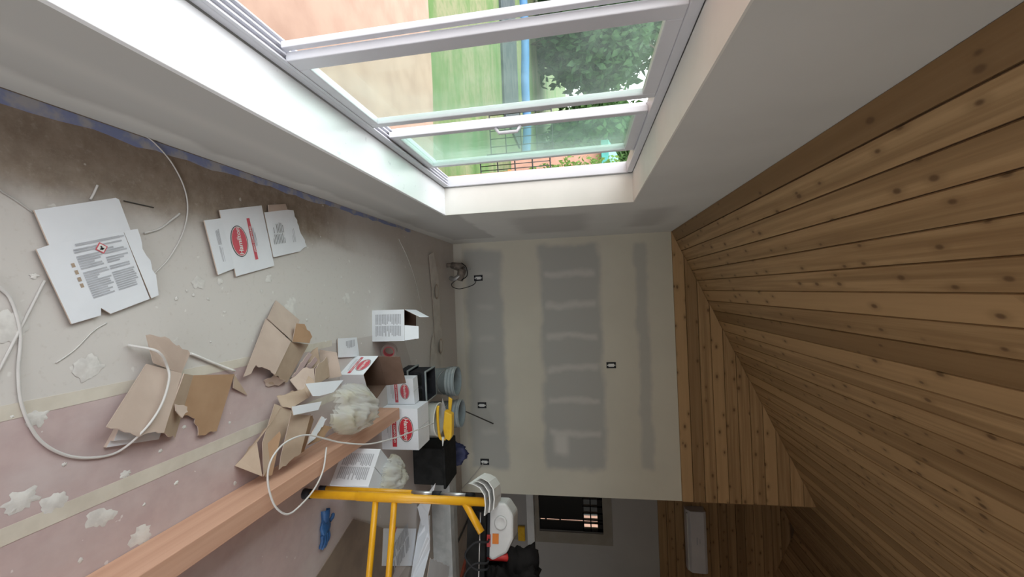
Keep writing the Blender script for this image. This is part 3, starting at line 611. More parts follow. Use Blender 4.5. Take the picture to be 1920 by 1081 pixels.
# ================================================================== CARTONS AND CARDBOARD
def planar(pts):
    """flatten a card panel onto its own mean plane"""
    P = [Vector(p) for p in pts]; n = normal_of(P); c = sum(P, Vector()) / len(P)
    if n.z < .2: return P
    return [Vector((p.x, p.y, max(.002, c.z - ((p.x - c.x) * n.x + (p.y - c.y) * n.y) / n.z))) for p in P]
def panels(name, label, cat, specs, group=None, th=.004):
    """a thing made of flat card panels; specs = (part name, points, front material, back material, torn edges)"""
    loc = Vector(specs[0][1][0]); loc.z = 0; t = thing(name, loc, label, cat, group)
    for i, sp in enumerate(specs):
        nm, pts, m1, m2, te = sp[:5]; pts = planar(pts); P = torn(pts, te, .007, .018, 17 + i * 5) if te else [Vector(p) for p in pts]
        n = normal_of(P); mb = MB(); mb.prism(P, n * th, m1, m2, 'cardboard_pale'); mb.build(nm, None, t, origin=pts[0])
    return t
def lerp(a, b, t): return Vector(a) + (Vector(b) - Vector(a)) * t

# white flattened carton with the safety text
t = panels('flattened_carton', 'white flattened carton with grey safety text lying on the floor', 'carton', [
    ('panel', [(0.462, 1.077, 0.012), (0.478, 1.045, 0.012), (0.717, 1.130, 0.012), (0.694, 1.216, 0.012), (0.668, 1.217, 0.012), (0.690, 1.247, 0.014), (0.640, 1.386, 0.014), (0.389, 1.298, 0.012)], 'carton_white', 'cardboard', ()),
    ('flap', [(0.357, 1.042, 0.012), (0.269, 1.276, 0.012), (0.273, 1.287, 0.012), (0.382, 1.324, 0.012), (0.393, 1.298, 0.012), (0.462, 1.077, 0.012)], 'carton_white', 'cardboard', ()),
    ('flap', [(0.387, 1.299, 0.013), (0.372, 1.349, 0.013), (0.404, 1.359, 0.013), (0.470, 1.377, 0.013), (0.545, 1.412, 0.013), (0.626, 1.420, 0.018), (0.638, 1.391, 0.013)], 'carton_white', 'cardboard', {2, 3})], th=.005)
q = [(0.461, 1.133, 0.018), (0.403, 1.304, 0.018), (0.599, 1.350, 0.018), (0.640, 1.198, 0.018)]
ex = (Vector(q[1]) - Vector(q[0])).normalized(); ey = -(Vector(q[3]) - Vector(q[0])); ey = (ey - ex * ey.dot(ex)).normalized(); cc = sum((Vector(p) for p in q), Vector()) / 4
if ex.cross(ey).z < 0: ey = -ey
wq = (Vector(q[1]) - Vector(q[0])).length; hq = (Vector(q[3]) - Vector(q[0])).length
print_lines(cc, ex, ey, wq * .95, hq * .92, 22, t, seed=3, fill=.72)
mb = MB(); mb.rect(cc + ey * (hq * .52) + Vector((0, 0, .001)), ex, ey, wq * .8, .008, 'ink_grey'); mb.rect(cc + ey * (hq * .52) + ex * (wq * .44) + Vector((0, 0, .0012)), ex, ey, wq * .1, .005, 'ink_grey')
mb.build('heading', None, t); mb = MB(); dc = cc + ey * (hq * .38) + Vector((0, 0, .0016)); r = .021
mb.add([dc + ex * r, dc + ey * r, dc - ex * r, dc - ey * r], [(0, 1, 2, 3)], 'ink_pale_red'); r = .016; dc = dc + Vector((0, 0, .0006)); mb.add([dc + ex * r, dc + ey * r, dc - ex * r, dc - ey * r], [(0, 1, 2, 3)], 'ink_white')
dc = dc + Vector((0, 0, .0006)); mb.rect(dc, ex, ey, .006, .014, 'ink_black'); mb.rect(dc - ey * .003, ex, ey, .014, .005, 'ink_black')
mb.build('warning_diamond', None, t)
mb = MB()
for k, p in enumerate([(0.523, 1.139, 0.018), (0.546, 1.148, 0.018), (0.569, 1.155, 0.019), (0.590, 1.162, 0.018)]): mb.rect(p, ex, ey, .010, .014, 'ink_brown')
mb.build('pictograms', None, t)

# flattened carton with the red oval
t = panels('flattened_carton', 'white flattened carton with a red oval logo lying near the blue tape', 'carton', [
    ('panel', [(0.267, 1.732, 0.010), (0.231, 1.725, 0.010), (0.156, 1.991, 0.010), (0.473, 2.071, 0.010), (0.540, 1.808, 0.010), (0.501, 1.800, 0.010)], 'carton_white', 'cardboard', ()),
    ('flap', [(0.294, 1.635, 0.016), (0.268, 1.731, 0.011), (0.501, 1.799, 0.011), (0.536, 1.699, 0.016)], 'carton_white', 'cardboard', ()),
    ('flap', [(0.190, 2.009, 0.010), (0.141, 2.193, 0.010), (0.135, 2.243, 0.010), (0.206, 2.273, 0.010), (0.281, 2.317, 0.010), (0.339, 2.352, 0.012), (0.374, 2.290, 0.012), (0.427, 2.065, 0.010)], 'carton_white', 'cardboard', {2, 3, 4, 5}),
    ('flap', [(0.180, 2.045, 0.009), (0.143, 2.043, 0.009), (0.110, 2.178, 0.009), (0.144, 2.194, 0.009)], 'cardboard_pale', 'cardboard', ())], th=.005)
a, b = [(0.443, 1.851, 0.016), (0.290, 1.818, 0.016)]; ex = (Vector(b) - Vector(a)).normalized(); ez = Vector((0, 0, 1)); ey = ez.cross(ex)
c0 = Vector([(0.365, 1.835, 0.016)][0]); oval_logo(c0, ex, ey, .155, t, 'ink_pale_red', True, .105)
mb = MB(); a, b = [Vector(p) for p in [(0.241, 1.893, 0.016), (0.447, 1.945, 0.016)]]; d = (b - a).normalized(); mb.rect((a + b) / 2, d, ez.cross(d), (b - a).length, .020, 'ink_pale_red'); s_ = mb.build('stripe', None, t)
text_mesh('JOINT COMPOUND', .015, (a + b) / 2, -d, -ez.cross(d), 'lettering', 'ink_white', s_, .0012)
print_lines([(0.326, 1.933, 0.016)][0], ex, ey, .11, .022, 3, t, cols=1, seed=4, name='lettering', fill=.4)
print_lines([(0.399, 1.707, 0.018)][0], ex, ey, .16, .045, 12, t, cols=2, seed=5)
print_lines([(0.289, 2.109, 0.016)][0], ex, ey, .12, .10, 8, t, mat='ink_black', cols=2, seed=6, fill=.25)
print_lines([(0.282, 2.233, 0.016)][0], ex, ey, .09, .03, 3, t, mat='ink_grey', cols=1, seed=8, fill=.3)

# opened brown box with the dark inner panel
mb = MB()
panels('drywall_offcut', 'two stacked drywall offcuts under the opened brown box', 'offcut', [('slab', [(1.157, 1.222, 0.001), (1.193, 1.406, 0.001), (1.151, 1.425, 0.001), (1.098, 1.261, 0.001)], 'carton_white', 'carton_white', ()), ('slab', [(1.138, 1.234, 0.017), (1.173, 1.398, 0.017), (1.136, 1.412, 0.017), (1.083, 1.262, 0.017)], 'carton_white', 'carton_white', ())], th=.014)
panels('opened_box', 'opened brown cardboard box with a dark brown inner panel', 'cardboard box', [
    ('side_panel', [(0.888, 1.355, 0.020), (0.952, 1.494, 0.040), (1.160, 1.385, 0.055), (1.132, 1.277, 0.060), (1.075, 1.192, 0.065)], 'cardboard_pale', 'cardboard', {2, 3}),
    ('side_panel', [(0.952, 1.494, 0.040), (0.973, 1.563, 0.012), (1.209, 1.471, 0.012), (1.160, 1.385, 0.055)], 'cardboard', 'cardboard', {2}),
    ('inner_panel', [(0.973, 1.563, 0.012), (1.010, 1.773, 0.016), (1.248, 1.666, 0.016), (1.236, 1.576, 0.012), (1.161, 1.564, 0.012), (1.132, 1.518, 0.012), (1.141, 1.499, 0.012)], 'cardboard_dark', 'cardboard', {2, 3, 4}),
    ('flap', [(0.777, 1.333, 0.075), (0.799, 1.422, 0.050), (0.873, 1.520, 0.040), (0.952, 1.494, 0.040), (0.888, 1.375, 0.020)], 'cardboard_pale', 'cardboard', {0, 1}),
    ('flap', [(1.010, 1.773, 0.016), (1.134, 1.863, 0.004), (1.075, 1.769, 0.012)], 'cardboard', 'cardboard', ()),
    ('torn_fibre', [(1.064, 1.442, 0.050), (1.090, 1.496, 0.050), (1.111, 1.496, 0.055), (1.127, 1.467, 0.050), (1.091, 1.441, 0.060)], 'cardboard_pale', 'cardboard', {0, 1, 2, 3})])
panels('opened_box', 'tall opened pale cardboard box with a torn lower edge', 'cardboard box', [
    ('side_panel', [(0.758, 1.982, 0.030), (0.898, 2.126, 0.050), (1.057, 1.994, 0.050), (1.012, 1.936, 0.050), (0.987, 1.888, 0.045), (1.024, 1.856, 0.035), (1.031, 1.813, 0.020)], 'cardboard_pale', 'cardboard', {2, 3, 4, 5}),
    ('flap', [(0.664, 2.086, 0.004), (0.787, 2.262, 0.010), (0.900, 2.148, 0.050), (0.758, 1.982, 0.030)], 'cardboard_pale', 'cardboard', ()),
    ('flap', [(0.799, 2.166, 0.060), (0.808, 2.225, 0.075), (0.889, 2.284, 0.075), (0.924, 2.264, 0.070), (0.900, 2.141, 0.055)], 'cardboard_dark', 'cardboard', {1, 2}),
    ('side_panel', [(0.898, 2.126, 0.050), (0.939, 2.336, 0.015), (1.127, 2.134, 0.015), (1.057, 1.994, 0.050)], 'cardboard', 'cardboard', {2})])
panels('torn_paper', 'torn crumpled brown paper below the tall opened box', 'torn cardboard', [
    ('piece', [(1.080, 1.972, 0.004), (1.063, 2.027, 0.030), (1.110, 2.111, 0.030), (1.132, 2.076, 0.004), (1.112, 1.990, 0.004)], 'cardboard_pale', 'cardboard', {0, 1, 2, 3, 4})])
# heap of cardboard beside the timber
panels('cardboard_piece', 'long folded cardboard piece leaning nearest the timber', 'cardboard piece', [
    ('panel', [(1.451, 1.778, 0.010), (1.213, 1.999, 0.050), (1.372, 1.871, 0.100), (1.515, 1.817, 0.060)], 'cardboard', 'cardboard', {0}), ('panel', [(1.213, 1.999, 0.050), (1.279, 2.103, 0.060), (1.382, 2.017, 0.090), (1.518, 1.840, 0.120), (1.522, 1.834, 0.060), (1.372, 1.871, 0.100)], 'cardboard', 'cardboard', ())])
panels('cardboard_piece', 'curled brown cardboard flap tucked behind the long folded piece', 'cardboard piece', [
    ('panel', [(1.341, 1.951, 0.090), (1.360, 1.951, 0.120), (1.536, 1.882, 0.120), (1.535, 1.859, 0.080), (1.403, 1.881, 0.090)], 'cardboard_dark', 'cardboard_dark', {0})])
panels('cardboard_piece', 'squarish cardboard panel standing in the heap below the white strips', 'cardboard piece', [
    ('panel', [(1.269, 2.010, 0.140), (1.312, 2.135, 0.150), (1.491, 2.045, 0.150), (1.519, 1.907, 0.140), (1.459, 1.924, 0.120)], 'cardboard', 'cardboard', {2}), ('panel', [(1.306, 2.136, 0.150), (1.357, 2.214, 0.120), (1.503, 2.112, 0.120), (1.491, 2.045, 0.150)], 'cardboard_dark', 'cardboard', {0})])
panels('cardboard_piece', 'small brown card in the heap touching the timber', 'cardboard piece', [('panel', [(1.384, 2.204, 0.160), (1.438, 2.325, 0.160), (1.472, 2.194, 0.170), (1.459, 2.077, 0.170)], 'cardboard_dark', 'cardboard', {1})])
panels('cardboard_piece', 'crumpled brown cardboard wedge left of the heap', 'cardboard piece', [
    ('panel', [(1.182, 2.041, 0.030), (1.181, 2.212, 0.060), (1.233, 2.210, 0.100), (1.258, 2.078, 0.080), (1.231, 2.034, 0.050)], 'cardboard', 'cardboard', {0, 3}), ('panel', [(1.181, 2.212, 0.060), (1.104, 2.263, 0.050), (1.152, 2.264, 0.100), (1.233, 2.210, 0.100)], 'cardboard', 'cardboard', {1})])
panels('cardboard_piece', 'bent cardboard sheet behind the white strip', 'cardboard piece', [
    ('panel', [(1.121, 2.163, 0.020), (1.069, 2.245, 0.030), (1.079, 2.297, 0.080), (1.171, 2.277, 0.090), (1.196, 2.187, 0.050)], 'cardboard_pale', 'cardboard', {0, 1}), ('panel', [(1.079, 2.297, 0.080), (1.032, 2.447, 0.060), (1.163, 2.474, 0.060), (1.177, 2.277, 0.090)], 'cardboard', 'cardboard', {0})])
panels('cardboard_piece', 'pale cardboard panel leaning against the white carton with the brown flap', 'cardboard piece', [
    ('panel', [(0.987, 2.447, 0.010), (1.014, 2.503, 0.100), (1.170, 2.509, 0.120), (1.178, 2.432, 0.020)], 'cardboard_pale', 'cardboard', {3}), ('panel', [(1.000, 2.311, 0.020), (0.960, 2.364, 0.060), (1.094, 2.378, 0.060), (1.114, 2.316, 0.030)], 'cardboard', 'cardboard_dark', {0, 2})])
for k, (pp, lab) in enumerate([([(1.106, 2.181, 0.010), (0.979, 2.271, 0.060), (0.996, 2.300, 0.060), (1.131, 2.212, 0.010)], 'narrow curled paper fold nearest the tall opened box'), ([(1.122, 2.226, 0.010), (1.011, 2.315, 0.070), (1.035, 2.340, 0.070), (1.147, 2.258, 0.010)], 'middle one of the curled paper folds'), ([(1.145, 2.276, 0.015), (1.070, 2.337, 0.060), (1.097, 2.361, 0.060), (1.165, 2.309, 0.015)], 'short curled paper fold farthest from the tall opened box')]):
    panels('paper_fold', lab, 'paper', [('sheet', pp, 'rosin_paper', 'cardboard', {0})], 'curled paper folds')
panels('white_strip', 'white carton strip lying between cardboard and plastic bag', 'carton strip', [('strip', [(1.137, 2.140, 0.130), (1.183, 2.455, 0.160), (1.236, 2.354, 0.160), (1.230, 2.237, 0.150), (1.217, 2.183, 0.130)], 'carton_white', 'cardboard', ())], 'white carton strips')
panels('white_strip', 'white carton strip lying nearer the timber above a cardboard panel', 'carton strip', [('strip', [(1.217, 1.965, 0.170), (1.251, 2.201, 0.180), (1.291, 2.169, 0.180), (1.264, 1.975, 0.170)], 'carton_white', 'cardboard', ())], 'white carton strips')
panels('torn_liner', 'torn white paper liner strip running down to the timber', 'torn paper', [('strip', [(1.340, 2.211, 0.170), (1.367, 2.261, 0.170), (1.441, 2.132, 0.180), (1.446, 2.063, 0.180), (1.414, 2.088, 0.180)], 'carton_white', 'cardboard', {0, 1})])
panels('carton_flap', 'small white printed carton flap on the floor beside the open cartons', 'carton flap', [('panel', [(0.940, 2.654, 0.008), (0.960, 2.901, 0.008), (1.107, 2.929, 0.008), (1.071, 2.652, 0.008)], 'carton_white', 'cardboard', ())])
lf = bpy.data.objects[[o.name for o in COL.objects if o.name.startswith('carton_flap')][-1]]
print_lines([(1.000, 2.810, 0.012)][0], (1, 0, 0), (0, 1, 0), .06, .12, 7, lf, cols=1, seed=9)

def carton(name, M, w, d, h, label, group=None, flaps={}, logo=None, text=None, closed=False, inside='cardboard', red='ink_red', stripe_right=False):
    t = thing(name, M.translation, label, 'carton', group); th = .004; W2, D2 = w / 2, d / 2
    o = M.translation; mb = MB()
    def face(vs, mat): mb.add([M @ Vector(v) for v in vs], [(0, 1, 2, 3)], mat)
    a, b = (-W2, -D2), (W2, -D2); c, e = (W2, D2), (-W2, D2)
    ring = [a, b, c, e]
    for i in range(4):
        p, q = ring[i], ring[(i + 1) % 4]; s1 = 1 - th / W2; s2 = 1 - th / D2
        face([(*p, 0), (*q, 0), (*q, h), (*p, h)], 'carton_white')
        pi, qi = (p[0] * s1, p[1] * s2), (q[0] * s1, q[1] * s2)
        face([(*qi, th), (*pi, th), (*pi, h), (*qi, h)], inside); face([(*p, h), (*q, h), (*qi, h), (*pi, h)], inside)
    face([(*e, 0), (*c, 0), (*b, 0), (*a, 0)], 'carton_white'); face([(*a, th), (*b, th), (*c, th), (*e, th)], inside)
    mb.build('body', None, t, origin=o)
    if closed:
        mb = MB(); mb.box((-W2, -D2, h), (0 - .002, D2, h + th), 'carton_white', M); mb.build('flap', None, t, origin=o); mb = MB(); mb.box((.002, -D2, h), (W2, D2, h + th), 'carton_white', M); mb.build('flap', None, t, origin=o)
    for side, fl_ in flaps.items():
        ang, ln = fl_[:2]; s0, s1 = fl_[2:] if len(fl_) > 2 else (0, 1)
        A = math.radians(ang); sn, cs = math.sin(A), math.cos(A); mb = MB()
        nx, ny = dict(f=(0, -1), b=(0, 1), l=(-1, 0), r=(1, 0))[side]
        hw = (W2 if ny else D2) - .003; px, py = nx * W2, ny * D2; tx, ty = -ny, nx
        base = [Vector((px + tx * k * hw, py + ty * k * hw, h + .001)) for k in ((-1 + 2 * s0, -1 + 2 * s1) if side in 'f' else (-1, 1))]
        up = Vector((nx * sn, ny * sn, cs)) * ln; nn = Vector((-nx * cs, -ny * cs, sn)) * .004
        pts = [base[0], base[1], base[1] * 1 + up - Vector((tx, ty, 0)) * .012, base[0] + up + Vector((tx, ty, 0)) * .012]
        mb.prism([M @ p for p in pts], M.to_3x3() @ nn, inside, 'carton_white', inside); mb.build('flap', None, t, origin=o)
    R3 = M.to_3x3()
    fr = dict(front=((0, -D2, h/2), (1, 0, 0)), right=((W2, 0, h/2), (0, 1, 0)), left=((-W2, 0, h/2), (0, -1, 0)), back=((0, D2, h/2), (-1, 0, 0)))
    if logo:
        for fc in logo:
            c_, ex = fr[fc]; wd = w if fc in ('front', 'back') else d; ex = R3 @ Vector(ex); c_ = M @ Vector(c_)
            oval_logo(c_ + Vector((0, 0, h * .18)), ex, (0, 0, 1), wd * .62, t, red)
            mb = MB(); nrm = ex.cross(Vector((0, 0, 1))); mb.rect(c_ - Vector((0, 0, h * .14)) + nrm * .001, ex, (0, 0, 1), wd * .86, h * .12, red); s_ = mb.build('stripe', None, t)
            text_mesh('JOINT COMPOUND', wd * .075, c_ - Vector((0, 0, h * .14)) + nrm * .001, ex, (0, 0, 1), 'lettering', 'ink_white', s_, .001)
            print_lines(c_ - Vector((0, 0, h * .29)), ex, (0, 0, 1), wd * .7, h * .12, 3, t, cols=1, seed=12, name='lettering', fill=.4)
    if text:
        for fc in text:
            c_, ex = fr[fc]; wd = w if fc in ('front', 'back') else d
            print_lines(M @ Vector(c_), R3 @ Vector(ex), (0, 0, 1), wd * .74, h * .80, 16, t, cols=2, seed=13, fill=.7)
    return t
tA = carton('carton', TR((.905, 3.28, 0), -.06), .25, .24, .275, 'upright white carton with open flaps and grey text on its front', 'joint compound cartons', {'l': (-28, .14), 'f': (-30, .11, .5, 1)}, None, ['front'], inside='cardboard_brown')
tC = carton('carton', TR((1.265, 2.83, 0), .40), .26, .24, .185, 'torn open white carton with a brown flap standing up beside the plastic bag', 'joint compound cartons', {'b': (4, .16)}, ['left'], None, inside='cardboard_brown', red='ink_pale_red')
tH = carton('carton', TR((1.755, 3.375, 0), 0), .335, .24, .315, 'closed white carton with a red oval and red stripe at the end of the timber', 'joint compound cartons', {}, ['front'], None, closed=True)
tJ = carton('carton', TR((1.885, 2.70, 0), -.80), .25, .25, .27, 'white carton standing cornerwise between the timber and the yellow post', 'joint compound cartons', {}, ['right'], ['front'], closed=True)
tI = carton('carton', TR((1.47, 3.42, 0), .1), .22, .10, .24, 'narrow white carton behind the plastic bag with pink lettering', 'joint compound cartons', {}, ['front'], None, closed=True, red='ink_pale_red')
t = panels('flattened_carton', 'flattened printed carton lying on the floor behind the yellow rungs', 'carton', [('panel', [(2.549, 3.213, 0.004), (2.915, 3.868, 0.004), (3.215, 3.776, 0.004), (2.821, 3.164, 0.004)], 'carton_white', 'cardboard', ())])
c_ = Vector([(2.894, 3.495, 0.010)][0]); print_lines(c_, (1, .1, 0), (-.1, 1, 0), .26, .38, 14, t, cols=2, seed=14)
c_ = Vector([(2.689, 3.383, 0.011)][0]); mb = MB(); mb.add([c_ + Vector((-.06, -.05, 0)), c_ + Vector((.06, -.03, 0)), c_ + Vector((-.02, .07, 0))], [(0, 1, 2)], 'ink_pale_red'); mb.build('logo', None, t)
# long carton sheet at the foot of the back wall
t = panels('carton_sheet', 'long pale carton sheet split lengthwise at the foot of the back wall', 'carton sheet', [
    ('panel', [(0.223, 4.467, 0.004), (0.178, 4.581, 0.020), (0.467, 4.701, 0.030), (0.966, 4.721, 0.030), (1.322, 4.815, 0.030), (1.541, 4.800, 0.020), (1.512, 4.644, 0.010), (1.196, 4.571, 0.010), (0.711, 4.535, 0.010)], 'carton_faded', 'cardboard', {1, 3, 5}),
    ('panel', [(1.182, 4.453, 0.004), (1.099, 4.502, 0.020), (1.519, 4.615, 0.020), (1.477, 4.389, 0.004)], 'carton_faded', 'cardboard', {0, 2})])
for p in [(0.628, 4.618, 0.034), (1.260, 4.684, 0.038)]:
    mb = MB(); mb.disc(p, (1, 0, 0), (0, 1, 0), .085, .06, 24, 'ink_brown'); mb.disc(Vector(p) + Vector((0, 0, .001)), (1, 0, 0), (0, 1, 0), .07, .048, 24, 'carton_faded'); mb.build('faded_logo', None, t)
flat('hardboard_sheet', [(2.365, 2.350, 0.002), (2.242, 2.784, 0.002), (2.841, 3.631, 0.002), (3.031, 3.344, 0.002), (2.769, 2.735, 0.002)], .005, 'hardboard', 'brown hardboard sheet on the floor behind the yellow rungs', 'board')

# ================================================================== TIMBER, BUCKETS, TOOLS
mb = MB(); mb.box((1.563, .2, .003), (1.655, 3.20, .190)); tag(mb.build('timber', 'fir_beam', origin=(1.563, .2, 0), bevel=.004), 'long pinkish squared timber lying on the floor', 'timber')
timber = bpy.data.objects['timber']
# grain runs along local X: turn the mesh so that its length is X
timber.data.transform(Matrix.Rotation(-PI/2, 4, 'Z')); timber.rotation_euler.z = PI/2

def bucket(x, y, r, h, mat, label, inside, ribs=True, rot=0):
    t = thing('bucket', (x, y, 0), label, 'bucket', 'joint compound buckets'); M = TR((x, y, 0)); r0 = r * .88
    prof = [(0, 0), (r0, 0), (r0 * 1.01, .01)]
    if ribs: prof += [(r * .965, h * .70), (r * 1.03, h * .70), (r * 1.03, h * .72), (r * .97, h * .725), (r * .975, h * .80), (r * 1.04, h * .80), (r * 1.04, h * .82), (r * .98, h * .825), (r * .985, h * .90), (r * 1.05, h * .90), (r * 1.05, h * .92), (r * .99, h * .925)]
    prof += [(r * 1.0, h * .97), (r * 1.04, h * .98), (r * 1.04, h), (r * .965, h)]
    mb = MB(); mb.lathe(prof, 36, mat, M); mb.build('shell', None, t, origin=(x, y, 0))
    mb = MB(); mb.lathe([(r * .965, h), (r * .85, .02), (0, .02)], 36, inside, M); mb.build('inside', None, t, origin=(x, y, 0))
    mb = MB(); P = [M @ Vector((r * 1.06 * math.cos(a), r * 1.06 * math.sin(a) , h * .86 - .16 * math.sin(a) if 0 < a < PI else h * .86)) for a in [rot + PI * k / 14 for k in range(15)]]
    P = [M @ Vector((r * 1.06 * math.cos(PI * k / 14 + PI), r * 1.06 * math.sin(PI * k / 14 + PI), h * .86 - .13 * math.sin(PI * k / 14))) for k in range(15)]
    mb.tube(P, .003, 6, 'steel'); mb.build('bail', None, t, origin=(x, y, 0))
    return t
bucket(1.59, 4.32, .148, .335, 'bucket_grey', 'grey-blue ribbed bucket smeared with plaster behind the black crate', 'bucket_inside')
bucket(1.955, 4.40, .140, .345, 'bucket_grey', 'grey bucket farther right behind the yellow tool', 'bucket_inside')
bucket(1.80, 3.68, .145, .350, 'bucket_white', 'white round bucket behind the red-striped carton under the yellow tool', 'bucket_white', ribs=False)
# black crates, one on the other
def crate(M, w, d, h, label, plaster):
    o = M.translation; t = thing('crate', o, label, 'crate', 'black plastic crates'); th = .008; mb = MB(); a, b = w/2, d/2
    mb.box((-a, -b, 0), (a, b, th), None, M); mb.box((-a, -b, th), (a, -b + th, h), None, M); mb.box((-a, b - th, th), (a, b, h), None, M); mb.box((-a, -b + th, th), (-a + th, b - th, h), None, M); mb.box((a - th, -b + th, th), (a, b - th, h), None, M); mb.build('body', 'black_plastic', t, origin=o)
    mb = MB(); e = .012; r_ = .010
    mb.box((-a - r_, -b - r_, h - e), (a + r_, -b, h), None, M); mb.box((-a - r_, b, h - e), (a + r_, b + r_, h), None, M); mb.box((-a - r_, -b, h - e), (-a, b, h), None, M); mb.box((a, -b, h - e), (a + r_, b, h), None, M); mb.build('rim', 'bucket_grey' if plaster else 'black_plastic', t, origin=o)
    mb = MB()
    for k in range(2): mb.box((-a + .02 + k * w * .5, -b - .004, h * .2), (-a + .02 + k * w * .5 + w * .38, -b - .0005, h * .72), None, M)
    mb.build('side_recess', 'black_bin', t, origin=o)
    return t
M1 = TR((1.475, 3.72, 0), .06); crate(M1, .27, .24, .105, 'lower black plastic crate under the plaster-rimmed one', True)
M2 = TR((1.485, 3.725, .107), .03); crate(M2, .26, .23, .16, 'black plastic crate with a plaster-smeared rim stacked on another crate', True)
# black bin
t = thing('black_bin', (2.31, 4.02, 0), 'tall black plastic bin behind the cartons near the back wall', 'bin')
mb = MB(); mb.prism([(2.135, 3.86, .0), (2.49, 3.86, 0), (2.50, 4.18, 0), (2.14, 4.18, 0)], (0, 0, .31), 'black_bin'); mb.build('body', None, t, bevel=.012)
mb = MB(); mb.box((2.12, 3.845, .305), (2.515, 4.195, .33)); mb.build('lid', 'black_bin', t, bevel=.006)

def blob(name, c, rad, seed, amp, mat, parent, sub=5, flatten=True, freq=2.2):
    bm = bmesh.new(); bmesh.ops.create_icosphere(bm, subdivisions=sub, radius=1); c = Vector(c)
    for v in bm.verts:
        d = v.co.normalized(); n = noise.noise(d * freq + Vector((seed, seed * .7, 0))) + .55 * (.4 - abs(noise.noise(d * freq * 2.2 + Vector((0, seed, 3))))) + .30 * (.4 - abs(noise.noise(d * freq * 5 + Vector((seed, 1, 0))))) + .12 * noise.noise(d * freq * 12)
        s = 1 + amp * n; p = Vector((d.x * rad[0], d.y * rad[1], d.z * rad[2])) * s
        if flatten and p.z < -rad[2] * .72: p.z = -rad[2] * .72
        v.co = p
    zmin = min(v.co.z for v in bm.verts)
    me = bpy.data.meshes.new(name); bm.to_mesh(me); bm.free()
    for p in me.polygons: p.use_smooth = True
    me.materials.append(MATS[mat]); ob = bpy.data.objects.new(name, me); COL.objects.link(ob)
    ob.location = c - Vector((0, 0, zmin)); 
    if parent: ob.parent = parent; ob.location = ob.location - abs_loc(parent)
    return ob
def crumpled(c, rx, ry, h, rz, seed, label, n=44):
    mb = MB(); c = Vector(c); M = TR(c, rz); rr = random.Random(seed)
    def hgt(a, b):
        p = Vector((a * 1.7 + seed, b * 1.7, seed * .3)); w = Vector((noise.noise(p * 1.3), noise.noise(p * 1.3 + Vector((5, 2, 1))), 0)) * .5
        q = p + w; return .45 - abs(noise.noise(q)) * .9 + .5 * (.4 - abs(noise.noise(q * 2.3))) + .22 * (.4 - abs(noise.noise(q * 5.1)))
    for layer in range(2):
        vs = []; fs = []; idx = {}
        for i in range(n + 1):
            for j in range(n + 1):
                a, b = -1 + 2 * i / n, -1 + 2 * j / n; ang = math.atan2(b, a); r = math.hypot(a, b)
                lim = .82 + .30 * noise.noise(Vector((math.cos(ang) * 1.4 + seed, math.sin(ang) * 1.4, 2.5)))
                if r > lim: continue
                dome = max(0, 1 - (r / lim) ** 2) ** .6; z = h * dome * (.55 + 1.0 * hgt(a, b)) + .004
                if layer: z *= .45
                idx[i, j] = len(vs); vs.append(M @ Vector((a * rx, b * ry, max(.003, z) + (0 if layer else .002))))
        for i in range(n):
            for j in range(n):
                k = [(i, j), (i + 1, j), (i + 1, j + 1), (i, j + 1)]
                if all(q in idx for q in k): k = [idx[q] for q in k]; fs += [(k[0], k[1], k[2]), (k[0], k[2], k[3])]
        mb.add(vs, fs, 'film_clear', True)
    return tag(mb.build('plastic_bag', None, origin=c), label, 'plastic bag', 'crumpled plastic bags')
crumpled((1.385, 2.54, .15), .18, .27, .17, -.35, 4.2, 'crumpled clear plastic bag lying on the cardboard heap beside the timber')
crumpled((1.93, 2.78, .276), .15, .17, .12, .3, 9.1, 'crumpled yellowish plastic bag on the carton beside the yellow post')
tag(blob('cloth_bag', (2.40, 4.42, 0), (.13, .08, .21), 2.2, .35, 'navy', None, 5), 'dark navy cloth bag behind the black bin', 'bag')

# yellow corded tool on the white bucket
t = thing('power_tool', (1.80, 3.66, .352), 'yellow hand tool with a grey blade resting on the white bucket', 'power tool'); o = (1.8, 3.66, .352)
mb = MB(); mb.prism([(1.70, 3.60, .425), (1.735, 3.60, .495), (1.93, 3.60, .485), (1.97, 3.60, .46), (1.95, 3.60, .42), (1.86, 3.60, .405)], (0, .075, 0), 'tool_yellow'); mb.build('body', None, t, origin=o, bevel=.01)
mb = MB(); mb.tube(smooth_path([(1.66, 3.62, .365), (1.72, 3.61, .36), (1.86, 3.61, .362), (1.95, 3.62, .375), (1.96, 3.63, .42)]), .013, 8, 'tool_yellow'); mb.build('handle', None, t, origin=o)
mb = MB(); mb.prism([(1.60, 3.655, .395), (1.72, 3.655, .375), (1.86, 3.655, .392), (1.72, 3.655, .425)], (0, .006, 0), 'steel'); mb.build('blade', None, t, origin=o)
mb = MB(); mb.prism([(1.60, 3.685, .44), (1.62, 3.685, .475), (1.76, 3.685, .455), (1.80, 3.685, .43)], (0, .02, 0), 'tool_yellow'); mb.build('guard', None, t, origin=o, bevel=.004)
mb = MB(); mb.tube([(1.94, 3.62, .40), (2.02, 3.62, .392)], [.014, .004], 8, 'white_plastic'); mb.build('tip', None, t, origin=o)
# roll of clear tape
t = thing('tape_roll', (1.12, 3.31, 0), 'roll of clear packing tape with a red core between the open cartons', 'tape roll'); M = TR((1.12, 3.31, .066), .25, PI/2 - .25)
mb = MB(); mb.lathe([(.045, -.024), (.064, -.024), (.064, .024), (.045, .024), (.045, -.024)], 32, 'film_tape', M, False); mb.build('roll', None, t, origin=(1.12, 3.31, 0))
mb = MB(); mb.lathe([(.039, -.025), (.0455, -.025), (.0455, .025), (.039, .025), (.039, -.025)], 32, 'ink_pale_red', M, False); mb.build('core', None, t, origin=(1.12, 3.31, 0))
